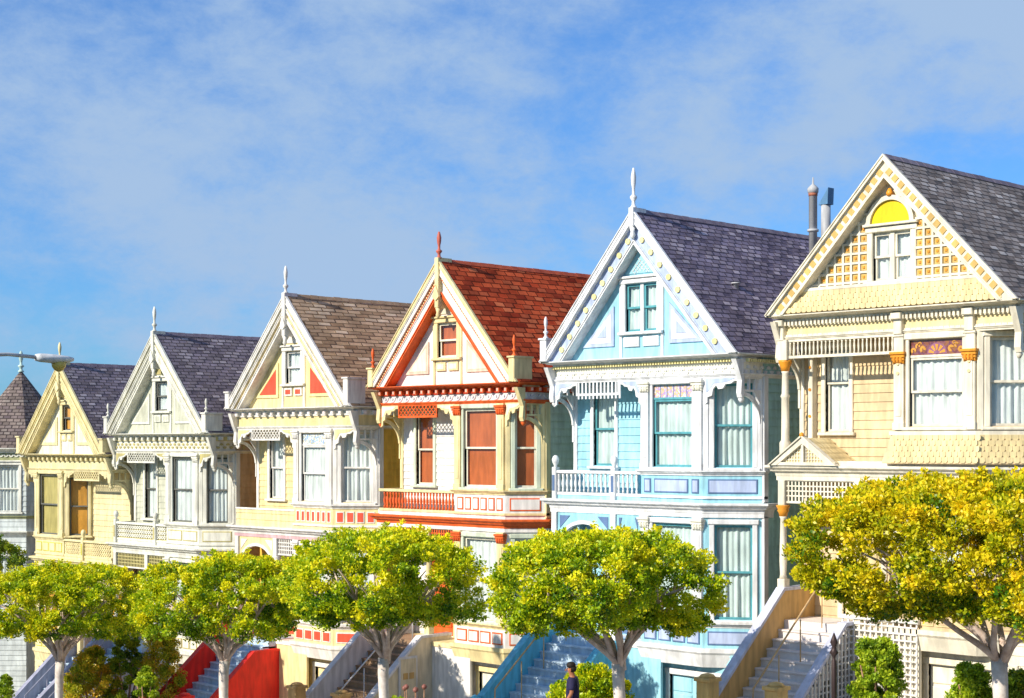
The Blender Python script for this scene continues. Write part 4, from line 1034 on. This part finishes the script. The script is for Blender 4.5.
def street_tree(px, half, ztop, zcb, zfork, label, seed, leaf, trunk_m, limb_m, Y=24.0, skew=0., nclump=460, lean=0., shape=None):
    rng = np.random.default_rng(seed); rnd = random.Random(seed)
    X = wx(px, Y); gz = ground_z(X); root = empty('street_tree', (X, Y, gz)); tag(root, label, 'tree', 'clipped street trees along the kerb')
    top, bot, fork = ztop - gz, zcb - gz, zfork - gz
    cz = bot + (top - bot) * .45; ru = top - cz; rd = cz - bot
    cs, rs, ts = [], [], []
    lobes = [(rng.uniform(0, 2 * math.pi), rng.uniform(.05, .16)) for _ in range(5)]
    dirs = rng.normal(size=(26, 3)); dirs /= np.linalg.norm(dirs, axis=1)[:, None]; dirs[:, 2] = np.abs(dirs[:, 2]) * .9 - .15
    for i in range(nclump):
        a = rng.uniform(0, 2 * math.pi); q = rng.uniform(-.75, 1.0)
        el = math.asin(max(-1, min(1, q))); ce = math.cos(el)
        rad = half * (1 + sum(m * math.cos((k + 2) * (a - p)) * .5 for k, (p, m) in enumerate(lobes)))
        dv = np.array([math.cos(a) * ce, math.sin(a) * ce, q]); lump = float(np.max(dirs @ dv))      # rounded lumps with furrows between them
        sh = .75 + .25 * max(0, min(1, (lump - .72) / .22)) ** .8
        inner = rng.random() < .12
        shell = (rng.uniform(.35, .65) if inner else sh * rng.uniform(.93, 1.03))
        x, y = math.cos(a) * ce * rad * shell, math.sin(a) * ce * rad * shell
        rr_ = math.hypot(x, y) / half
        e2 = math.copysign(abs(math.sin(el)) ** .8, q)
        z = cz + (ru if q > 0 else rd) * e2 * shell
        zlow = bot + (1 - min(1, rr_) ** 2) * .34 * (top - bot)                       # hollow underside where the limbs rise
        if z < zlow: z = zlow + rng.uniform(0, .15)
        x += skew * math.cos(math.pi / 4); y += skew * math.cos(math.pi / 4)
        cr = rng.uniform(.15, .30)
        cs.append((x, y, z)); rs.append(cr); ts.append(np.clip(rng.normal(.45, .22) + .16 * q + (.12 * (lump > .93)), .03, .97))  # golden crown top, greener underside: sun shading put into the leaf tone
    cs = np.array(cs); rs = np.array(rs)
    cs[:, 2] -= np.maximum(0, cs[:, 2] + rs * .8 - top)
    # stray sprigs that roughen the outline
    k = nclump // 2; idx = rng.integers(0, len(cs), k); dd = cs[idx] - np.array([skew * .7, skew * .7, cz]); dd /= np.linalg.norm(dd, axis=1)[:, None]
    sp = cs[idx] + dd * rng.uniform(.12, .30, k)[:, None]
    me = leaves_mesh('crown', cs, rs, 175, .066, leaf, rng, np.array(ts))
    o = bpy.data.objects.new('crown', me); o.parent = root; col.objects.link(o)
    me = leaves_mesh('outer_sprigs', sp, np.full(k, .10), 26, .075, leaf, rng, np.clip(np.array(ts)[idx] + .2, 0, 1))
    o2 = bpy.data.objects.new('outer_sprigs', me); o2.parent = o; col.objects.link(o2)
    # trunk and limbs
    b = MB(); r0 = .125
    P0 = Vector((lean * -.3, 0, -.2)); Pf = Vector((0, 0, fork))
    pts = [P0.lerp(Pf, t) + Vector((.03 * math.sin(t * 5 + seed), .03 * math.cos(t * 4), 0)) for t in (0, .12, .35, .6, .85, 1)]
    b.tube([tuple(p) for p in pts], [r0 * 1.5, r0 * 1.12, r0, r0 * .93, r0 * 1.0, r0 * 1.05], trunk_m, 12)
    b.build('trunk', root)
    b = MB(); nl = 13
    for k in range(nl):
        a = 2 * math.pi * (k + .4 * rnd.random()) / nl; reach = half * rnd.uniform(.55, .85)
        ex, ey = math.cos(a) * reach + skew * .7, math.sin(a) * reach + skew * .7
        ez = bot + (top - bot) * rnd.uniform(.35, .6)
        c = []
        for t in (0, .15, .35, .6, .85, 1):
            zz = fork - .08 + (ez - fork + .08) * (t ** .72); j = .07 * math.sin(t * 7 + k * 2)
            c.append((ex * t + j * math.sin(a), ey * t - j * math.cos(a), zz + .04 * math.sin(t * 9 + k)))
        b.tube(c, [.062, .058, .046, .036, .025, .014], limb_m, 7)
        for s_ in range(4):
            t = rnd.uniform(.3, .8); i = int(t * 5); p = Vector(c[i]).lerp(Vector(c[min(5, i + 1)]), .5)
            a2 = a + rnd.uniform(-1.1, 1.1); ln = rnd.uniform(.5, 1.0)
            q = p + Vector((math.cos(a2) * ln * .7, math.sin(a2) * ln * .7, ln * rnd.uniform(.35, .9)))
            mdl = p.lerp(q, .5) + Vector((rnd.uniform(-.08, .08), rnd.uniform(-.08, .08), .05))
            b.tube([tuple(p), tuple(mdl), tuple(q)], [.035, .026, .012], limb_m, 5)
    b.build('limbs', root)
    return root
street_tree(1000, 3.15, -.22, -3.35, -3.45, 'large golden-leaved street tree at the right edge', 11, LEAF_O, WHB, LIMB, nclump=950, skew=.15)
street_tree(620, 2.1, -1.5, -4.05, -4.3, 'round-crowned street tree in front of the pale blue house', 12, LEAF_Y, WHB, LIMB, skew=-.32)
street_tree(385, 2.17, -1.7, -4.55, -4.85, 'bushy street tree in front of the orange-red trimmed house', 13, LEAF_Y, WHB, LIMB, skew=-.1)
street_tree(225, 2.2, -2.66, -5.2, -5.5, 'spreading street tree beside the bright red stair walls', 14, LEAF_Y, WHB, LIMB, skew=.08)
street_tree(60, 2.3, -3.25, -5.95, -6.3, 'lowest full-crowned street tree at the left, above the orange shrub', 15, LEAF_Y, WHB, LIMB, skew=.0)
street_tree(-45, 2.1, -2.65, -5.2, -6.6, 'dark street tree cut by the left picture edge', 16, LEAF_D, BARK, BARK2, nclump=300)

def shrub(px, Y, wid, ztop, label, seed, leaf, n=60, group='shrubs in the front gardens', tall=False, kind='shrub', size=.065, per=150):
    rng = np.random.default_rng(seed); X = wx(px, Y); gz = ground_z(X); h = ztop - gz
    root = empty(kind, (X, Y, gz)); tag(root, label, 'shrub', group)
    cs = []; rs = []; ts = []
    n = int(n * 2.4)
    for i in range(n):
        a = rng.uniform(0, 2 * math.pi); q = rng.uniform(-.1, 1); rr = (math.sqrt(1 - q * q) if not tall else math.sqrt(max(.05, 1 - .85 * q * q))) * rng.uniform(.15, 1) ** .6
        cr = rng.uniform(.13, .24) * (1 if wid > .8 else .7)
        cs.append((math.cos(a) * rr * (wid - cr * .8), math.sin(a) * rr * (wid - cr * .8), max(.15, h * .08 + (h * .92 - cr) * max(0, q) ** .9))); rs.append(cr); ts.append(rng.normal(.5, .2))
    me = leaves_mesh('foliage', np.array(cs), np.array(rs), per, size, leaf, rng, np.clip(ts, 0.05, .95)); o = bpy.data.objects.new('foliage', me); o.parent = root; col.objects.link(o)
    b = MB()
    for k in range(6):
        a = k * 1.05; b.tube([(0, 0, -.1), (math.cos(a) * wid * .25, math.sin(a) * wid * .25, h * .35), (math.cos(a) * wid * .5, math.sin(a) * wid * .5, h * .7)], [.04, .03, .012], BARK2, 5)
    b.build('stems', root)
shrub(592, 26.4, 1.2, -4.72, 'rounded green shrub behind the walking man', 21, LEAF_Y, 90)
shrub(876, 27.0, .66, -3.62, 'leafy lime bush climbing beside the white lattice', 22, LEAF_G, 80, tall=True)
shrub(972, 27.0, .55, -3.95, 'trimmed green bush just left of the large tree trunk', 23, LEAF_G, 60, tall=True)
shrub(1022, 27.0, .6, -3.95, 'trimmed green bush right of the large tree trunk', 24, LEAF_D, 60, tall=True)
shrub(92, 25.6, 1.1, -6.0, 'orange-tinged shrub at lower left below the lowest tree', 25, LEAF_R, 80)
shrub(126, 26.4, .8, -5.7, 'tall dark green shrub right of the orange-tinged shrub', 26, LEAF_D, 60, tall=True)
shrub(146, 25.4, .5, -6.3, 'small bright lime shrub left of the red stair wall', 27, LEAF_G, 34)
shrub(162, 27.2, .85, -5.5, 'olive-brown shrub in shade left of the red stair wall', 28, LEAF_R, 50, tall=True)
shrub(5, 25.5, .5, -7.4, 'low green shrub in the bottom left corner', 29, LEAF_G, 30)
shrub(270, 27.2, .4, -7.3, 'dark low shrub at the foot of the red stair wall', 31, LEAF_D, 20)
# flowering succulents on stalks
def stalks(px, Y, ztop, seed, label):
    rnd = random.Random(seed); X = wx(px, Y); gz = ground_z(X); h = ztop - gz; root = empty('flowering_plant', (X, Y, gz)); tag(root, label, 'plant')
    rng = np.random.default_rng(seed); cs = np.array([(rnd.uniform(-.5, .5), rnd.uniform(-.3, .3), rnd.uniform(.2, h * .7)) for _ in range(36)])
    me = leaves_mesh('foliage', cs, np.full(36, .18), 50, .11, LEAF_G, rng, np.full(36, .45)); o = bpy.data.objects.new('foliage', me); o.parent = root; col.objects.link(o)
    for k in range(5):
        x, y = rnd.uniform(-.5, .5), rnd.uniform(-.2, .2); z = h * rnd.uniform(.9, 1.05); b = MB(); b.tube([(x * .8, y, 0), (x, y, z * .6), (x * 1.05, y, z)], [.02, .015, .012], BARK2, 5)
        b.lathe(x * 1.05, y, [(.01, z - .06), (.06, z - .03), (.07, z + .02), (.03, z + .07)], P('dull_plum_flower', (.30, .12, .10)), 7); b.build('flower_stalk', root)
stalks(412, 26.0, -5.85, 5, 'flowering plant on thin stalks below the beige stair wall')

# ------------------------------------------------------------------ walking man
def man(px, Y):
    X = wx(px, Y); gz = ground_z(X); root = empty('person', (X, Y, gz), R(180 + 36)); tag(root, 'man in dark blue T-shirt walking left past the rounded shrub', 'person')
    skin = P('brown_skin', (.40, .16, .08), .5, .05); shirt = P('navy_purple_cloth', (.022, .02, .075), .8); jeans = P('dark_denim', (.04, .05, .09), .8); hair = P('black_hair', (.02, .015, .012), .7); shoe = P('black_shoe', (.03, .03, .03), .5); eye = P('eye_white', (.7, .7, .7), .3)
    # facing local +X
    def skinned(name, joints, edges, mat, sub=2):
        me = bpy.data.meshes.new(name); me.from_pydata([j[0] for j in joints], edges, []); o = bpy.data.objects.new(name, me); col.objects.link(o); o.parent = root
        sk = o.modifiers.new('skin', 'SKIN'); 
        for i, j in enumerate(joints): me.skin_vertices[0].data[i].radius = j[1] if isinstance(j[1], tuple) else (j[1], j[1])
        me.skin_vertices[0].data[0].use_root = True
        s = o.modifiers.new('sub', 'SUBSURF'); s.levels = sub; s.render_levels = sub; sk.use_smooth_shade = True; me.materials.append(mat)
        return o
    # body: pelvis root 0
    J = [((0, 0, .93), .12), ((.01, 0, 1.12), .105), ((.02, 0, 1.32), .12), ((.0, 0, 1.44), .085), ((.02, 0, 1.52), .055), ((.05, 0, 1.60), .075), ((.055, 0, 1.67), .088),
         ((0, .19, 1.41), .062), ((.0, .24, 1.16), .045), ((.13, .25, .95), .034), ((0, -.19, 1.41), .062), ((-.06, -.24, 1.16), .045), ((.0, -.27, .92), .034),
         ((.02, .09, .88), .092), ((.16, .1, .50), .062), ((.10, .1, .10), .042), ((0.02, -.09, .88), .092), ((-.08, -.1, .50), .062), ((-.26, -.1, .14), .042)]
    E = [(0, 1), (1, 2), (2, 3), (3, 4), (4, 5), (5, 6), (2, 7), (7, 8), (8, 9), (2, 10), (10, 11), (11, 12), (0, 13), (13, 14), (14, 15), (0, 16), (16, 17), (17, 18)]
    body = skinned('body', J, E, skin)
    # face details and hair
    b = MB(); b.prism([(.135, 1.60), (.175, 1.595), (.14, 1.65)], -.018, .018, skin)
    for s in (-1, 1):
        b.lathe(.0, 0, [(0.001, 0), (.001, .001)], skin, 4) if False else None
        b.box(.03, .06, s * .088 - .01, s * .088 + .01, 1.60, 1.66, skin)
    b.build('nose_and_ears', root)
    b = MB()
    for s in (-1, 1): b.box(.128, .139, s * .034 - .012, s * .034 + .012, 1.645, 1.657, eye)
    b.box(.13, .142, -.025, .025, 1.565, 1.572, P('lip', (.30, .08, .06))); b.build('eyes_and_mouth', root)
    b = MB(); prof = [(.088, 1.672), (.098, 1.70), (.095, 1.74), (.07, 1.77), (.03, 1.785)]
    b.frame((.04, 0, 0)); b.lathe(0, 0, prof, hair, 14); b.lathe(-.03, 0, [(.07, 1.58), (.085, 1.63), (.085, 1.68)], hair, 12); b.build('hair', root)
    skinned('shirt', [((.01, 0, .88), .165), ((.01, 0, 1.12), .155), ((.01, 0, 1.32), .165), ((.0, 0, 1.46), .105), ((0, .18, 1.40), .095), ((.0, .245, 1.20), .078), ((0, -.18, 1.40), .095), ((-.05, -.245, 1.20), .078)],
            [(0, 1), (1, 2), (2, 3), (2, 4), (4, 5), (2, 6), (6, 7)], shirt)
    skinned('trousers', [((0, 0, .93), (.16, .14)), ((.02, .09, .86), .105), ((.16, .1, .50), .078), ((.10, .1, .09), .062), ((0.02, -.09, .86), .105), ((-.08, -.1, .50), .078), ((-.26, -.1, .13), .062)], [(0, 1), (1, 2), (2, 3), (0, 4), (4, 5), (5, 6)], jeans)
    for (x, y, z, t) in ((.16, .1, .045, 0), (-.22, -.1, .07, .5)):
        skinned('shoe', [((x - .1, y, z), .045), ((x, y, z), .05), ((x + .12, y, z - .01 - .05 * t), .04)], [(0, 1), (1, 2)], shoe, 1)
    for (bx, by, bz, sg) in ((.145, .25, .90, 1), (.01, -.27, .87, -1)):
        skinned('hand', [((bx, by, bz), (.03, .02)), ((bx + .015, by, bz - .06), (.036, .016))], [(0, 1)], skin, 1)
        for k in range(4):
            o_ = -.024 + k * .016; ln = (.07, .08, .075, .06)[k]
            skinned('finger', [((bx + .015 + o_, by, bz - .08), .009), ((bx + .02 + o_, by - .01 * sg, bz - .08 - ln * .5), .0085), ((bx + .03 + o_, by - .025 * sg, bz - .08 - ln), .007)], [(0, 1), (1, 2)], skin, 1)
        skinned('thumb', [((bx + .03, by, bz - .02), .011), ((bx + .055, by - .01 * sg, bz - .06), .009), ((bx + .06, by - .02 * sg, bz - .09), .008)], [(0, 1), (1, 2)], skin, 1)
man(573, 24.9)

# ------------------------------------------------------------------ street lamp (pole stands left of the picture)
def lamp():
    X, Y = -32.6, 14.6; z0 = -4.9 ; root = empty('street_lamp', (X, Y, z0)); tag(root, 'grey cobra-head street lamp reaching in from the left edge', 'street lamp')
    ht = 1.84 - z0; b = MB()
    b.lathe(0, 0, [(.2, -.3), (.2, .3), (.13, .4), (.11, 3), (.07, ht - 1.2)], STEEL, 12); b.build('pole', root)
    b = MB(); b.tube([(0, 0, ht - 1.3), (0, .15, ht - .7), (0, .6, ht - .22), (0, 1.4, ht + .05), (0, 2.4, ht + .12), (0, 3.1, ht + .08)], [.06, .055, .05, .045, .04, .04], STEEL, 8); b.build('arm', root)
    b = MB(); pl = P('pale_grey_lamp_shell', (.66, .68, .70)); y = 3.05; n = 12; secs = [(0, .07, .08, .07), (.1, .12, .10, .09), (.28, .17, .10, .10), (.52, .20, .09, .12), (.74, .17, .07, .10), (.9, .07, .04, .05)]
    vs = []
    for (dy, rw_, ru, rdn) in secs:
        for k in range(n):
            a = 2 * math.pi * k / n; s_ = math.sin(a); vs.append((rw_ * math.cos(a), y + dy, ht + .07 + (ru if s_ > 0 else rdn) * s_))
    fs = [(i * n + k, (i + 1) * n + k, (i + 1) * n + (k + 1) % n, i * n + (k + 1) % n) for i in range(len(secs) - 1) for k in range(n)] + [tuple(range(n)), tuple(range(len(secs) * n - 1, (len(secs) - 1) * n - 1, -1))]
    b.add(vs, fs, pl, True); b.build('lamp_head', root)
    b = MB(); amber = P('amber_lens', (.72, .52, .12), .2)
    b.frame((0, y + .56, 0)); b.lathe(0, 0, [(.03, ht - .22), (.10, ht - .18), (.15, ht - .11), (.17, ht + .0)], amber, 14); b.build('lens', root)
lamp()

# iron garden post with spear finial by the lattice
X = wx(834, 26.2); gz = ground_z(X); o = MB(); o.lathe(0, 0, [(.05, -.2), (.05, 1.55), (.03, 1.6), (.03, 1.66), (.09, 1.72), (.05, 1.78), (.04, 1.84), (.075, 1.92), (.01, 2.1)], IRON, 10)
q = o.build('iron_post'); q.location = (X, 26.2, gz); tag(q, 'dark iron post with spear finial in front of the white lattice', 'post')
# lattice fence between the stairs and garage of the nearest house
b = MB(); x0, x1 = 2.05, 3.9; z0, z1 = 0, 2.2
u = x0
while u < x1: b.box(u, u + .035, 0, .03, z0, z1, WHITE); u += .14
z = z0
while z < z1: b.box(x0, x1, -.015, 0, z, z + .035, WHITE); z += .14
b.bbox(x0 - .04, x1 + .04, -.04, .05, z1, z1 + .09, WHITE)
q = b.build('lattice_fence'); q.location = (-22.02, D - .12, ground_z(-20)); tag(q, 'white lattice fence between the ochre-walled stairs and the white garage', 'fence')

# ------------------------------------------------------------------ ground
def hgt(x, y):
    g_ = ground_z(x)
    if y >= 13: return g_
    t = max(0, min(1, (y - 1.5) / 11.5)); top = -1.7 + .06 * max(-40, min(60, x)) * (1 if y > -200 else 1)
    return top * (1 - t) + g_ * t
def sheet(name, xs, ys, dz, mat, label=None):
    vs = [(x, y, hgt(x, y) + dz) for y in ys for x in xs]; nx = len(xs)
    fs = [(j * nx + i, j * nx + i + 1, (j + 1) * nx + i + 1, (j + 1) * nx + i) for j in range(len(ys) - 1) for i in range(nx - 1)]
    me = bpy.data.meshes.new(name); me.from_pydata(vs, [], fs); me.materials.append(mat); o = bpy.data.objects.new(name, me); col.objects.link(o); o['kind'] = 'structure'; return o
xs = [-900, -500, -250, -140] + list(range(-120, 60, 6)) + [60, 120, 300, 700]
sheet('ground', xs, [-600, -200, -60, -20, 0, 1.5, 3, 5, 7, 9, 11, 13, 16, 20, 23, 27, 30, 45, 80, 200, 700], -.16, noisemat('garden_soil_and_grass', (.07, .09, .03), (.16, .15, .06), 1.2))
xr = [-140] + list(range(-120, 61, 6))
sheet('road', xr, [13.2, 16, 20, 22.6], -.14, noisemat('asphalt', (.045, .045, .048), (.065, .063, .06), 8))
def strip(name, y0, y1, dz0, dz1, mat):
    b = MB()
    for a, c in zip(xr, xr[1:]):
        za, zc_ = ground_z(a), ground_z(c)
        vs = [(a, y0, za + dz0), (c, y0, zc_ + dz0), (c, y1, zc_ + dz0), (a, y1, za + dz0), (a, y0, za + dz1), (c, y0, zc_ + dz1), (c, y1, zc_ + dz1), (a, y1, za + dz1)]
        b.add(vs, [(4, 5, 6, 7), (0, 1, 5, 4), (2, 3, 7, 6)], mat)
    o = b.build(name); o['kind'] = 'structure'; return o
strip('kerb', 22.6, 22.75, -.3, .006, CONC); strip('pavement', 22.75, 27.0, -.3, .0, CONC); strip('front_path', 27.01, 31., -.3, -.02, noisemat('pale_garden_paving', (.28, .24, .20), (.42, .38, .32), 2))
b = MB()
for a in range(-120, 60, 8):
    b.box(a, a + 3, 17.9, 18.02, 0, .001, WHITE)
    for i in range(8):
        v = b.v[-8 + i]; b.v[-8 + i] = (v[0], v[1], ground_z(v[0]) - .136 + v[2])
o = b.build('road_marking'); o['kind'] = 'structure'

# ------------------------------------------------------------------ light and sky
SKYLOC = (2.1, 3.3, .7)
SUN_EL, SUN_AZ = 31.0, 9.0            # degrees; azimuth measured from -Y towards -X
sd = Vector((-math.sin(R(SUN_AZ)) * math.cos(R(SUN_EL)), -math.cos(R(SUN_AZ)) * math.cos(R(SUN_EL)), math.sin(R(SUN_EL))))
sl_ = bpy.data.lights.new('sun', 'SUN'); sl_.energy = 4.6; sl_.angle = R(.53); sl_.color = (1, .91, .76)
so = bpy.data.objects.new('sun', sl_); col.objects.link(so); so.rotation_euler = sd.to_track_quat('Z', 'Y').to_euler()
w = bpy.data.worlds.new('World'); scene.world = w; w.use_nodes = True; nt = w.node_tree; L = nt.links.new
bg = nt.nodes['Background']; sky = N(nt, 'ShaderNodeTexSky'); sky.sky_type = 'NISHITA'; sky.sun_disc = False
sky.sun_elevation = R(SUN_EL); sky.sun_rotation = math.atan2(sd.x, sd.y); sky.air_density = 1.0; sky.dust_density = .5; sky.ozone_density = 2.0
tc = N(nt, 'ShaderNodeTexCoord')
mp = N(nt, 'ShaderNodeMapping'); mp.inputs['Scale'].default_value = (3.4, 3.4, 6.); mp.inputs['Rotation'].default_value = (.25, .15, .6); mp.inputs['Location'].default_value = SKYLOC
n1 = N(nt, 'ShaderNodeTexNoise'); n1.inputs['Scale'].default_value = 1.; n1.inputs['Detail'].default_value = 3; n1.inputs['Roughness'].default_value = .5; n1.inputs['Distortion'].default_value = .2
n2 = N(nt, 'ShaderNodeTexNoise'); n2.inputs['Scale'].default_value = 4.5; n2.inputs['Detail'].default_value = 12; n2.inputs['Roughness'].default_value = .68; n2.inputs['Distortion'].default_value = .12
L(tc.outputs['Generated'], mp.inputs['Vector']); L(mp.outputs[0], n1.inputs['Vector']); L(mp.outputs[0], n2.inputs['Vector'])
am = N(nt, 'ShaderNodeMath', operation='MULTIPLY_ADD'); am.inputs[1].default_value = .55; L(n2.outputs[0], am.inputs[0]); L(n1.outputs[0], am.inputs[2])
mr = N(nt, 'ShaderNodeMapRange'); mr.interpolation_type = 'SMOOTHSTEP'; mr.inputs['From Min'].default_value = .64; mr.inputs['From Max'].default_value = .94; mr.inputs['To Min'].default_value = .16; mr.inputs['To Max'].default_value = .95
L(am.outputs[0], mr.inputs['Value'])
tint = N(nt, 'ShaderNodeMixRGB', blend_type='MULTIPLY'); tint.inputs[0].default_value = 1; tint.inputs[2].default_value = (.20, .50, .88, 1); L(sky.outputs[0], tint.inputs[1])
mix = N(nt, 'ShaderNodeMixRGB'); mix.inputs[2].default_value = (2.15, 3.0, 4.25, 1); L(mr.outputs[0], mix.inputs[0]); L(tint.outputs[0], mix.inputs[1])
L(mix.outputs[0], bg.inputs[0]); bg.inputs[1].default_value = .13

# ------------------------------------------------------------------ camera
cd = bpy.data.cameras.new('camera'); co = bpy.data.objects.new('camera', cd); col.objects.link(co); scene.camera = co
cd.sensor_width = 36; cd.lens = CAM_F / 1024 * 36; cd.shift_y = (CAM_H - 349) / 1024; cd.clip_end = 3000; cd.clip_start = .5
co.location = (0, 0, 0); co.rotation_euler = (R(90), 0, CAM_A)
vs_ = scene.view_settings; vs_.view_transform = 'Standard'; vs_.look = 'None'; vs_.exposure = .50; vs_.gamma = 1; vs_.use_curve_mapping = False
scene.render.resolution_x = 1024; scene.render.resolution_y = 698
scene.cycles.max_bounces = 6; scene.cycles.diffuse_bounces = 4; scene.cycles.transparent_max_bounces = 12; scene.cycles.use_denoising = True
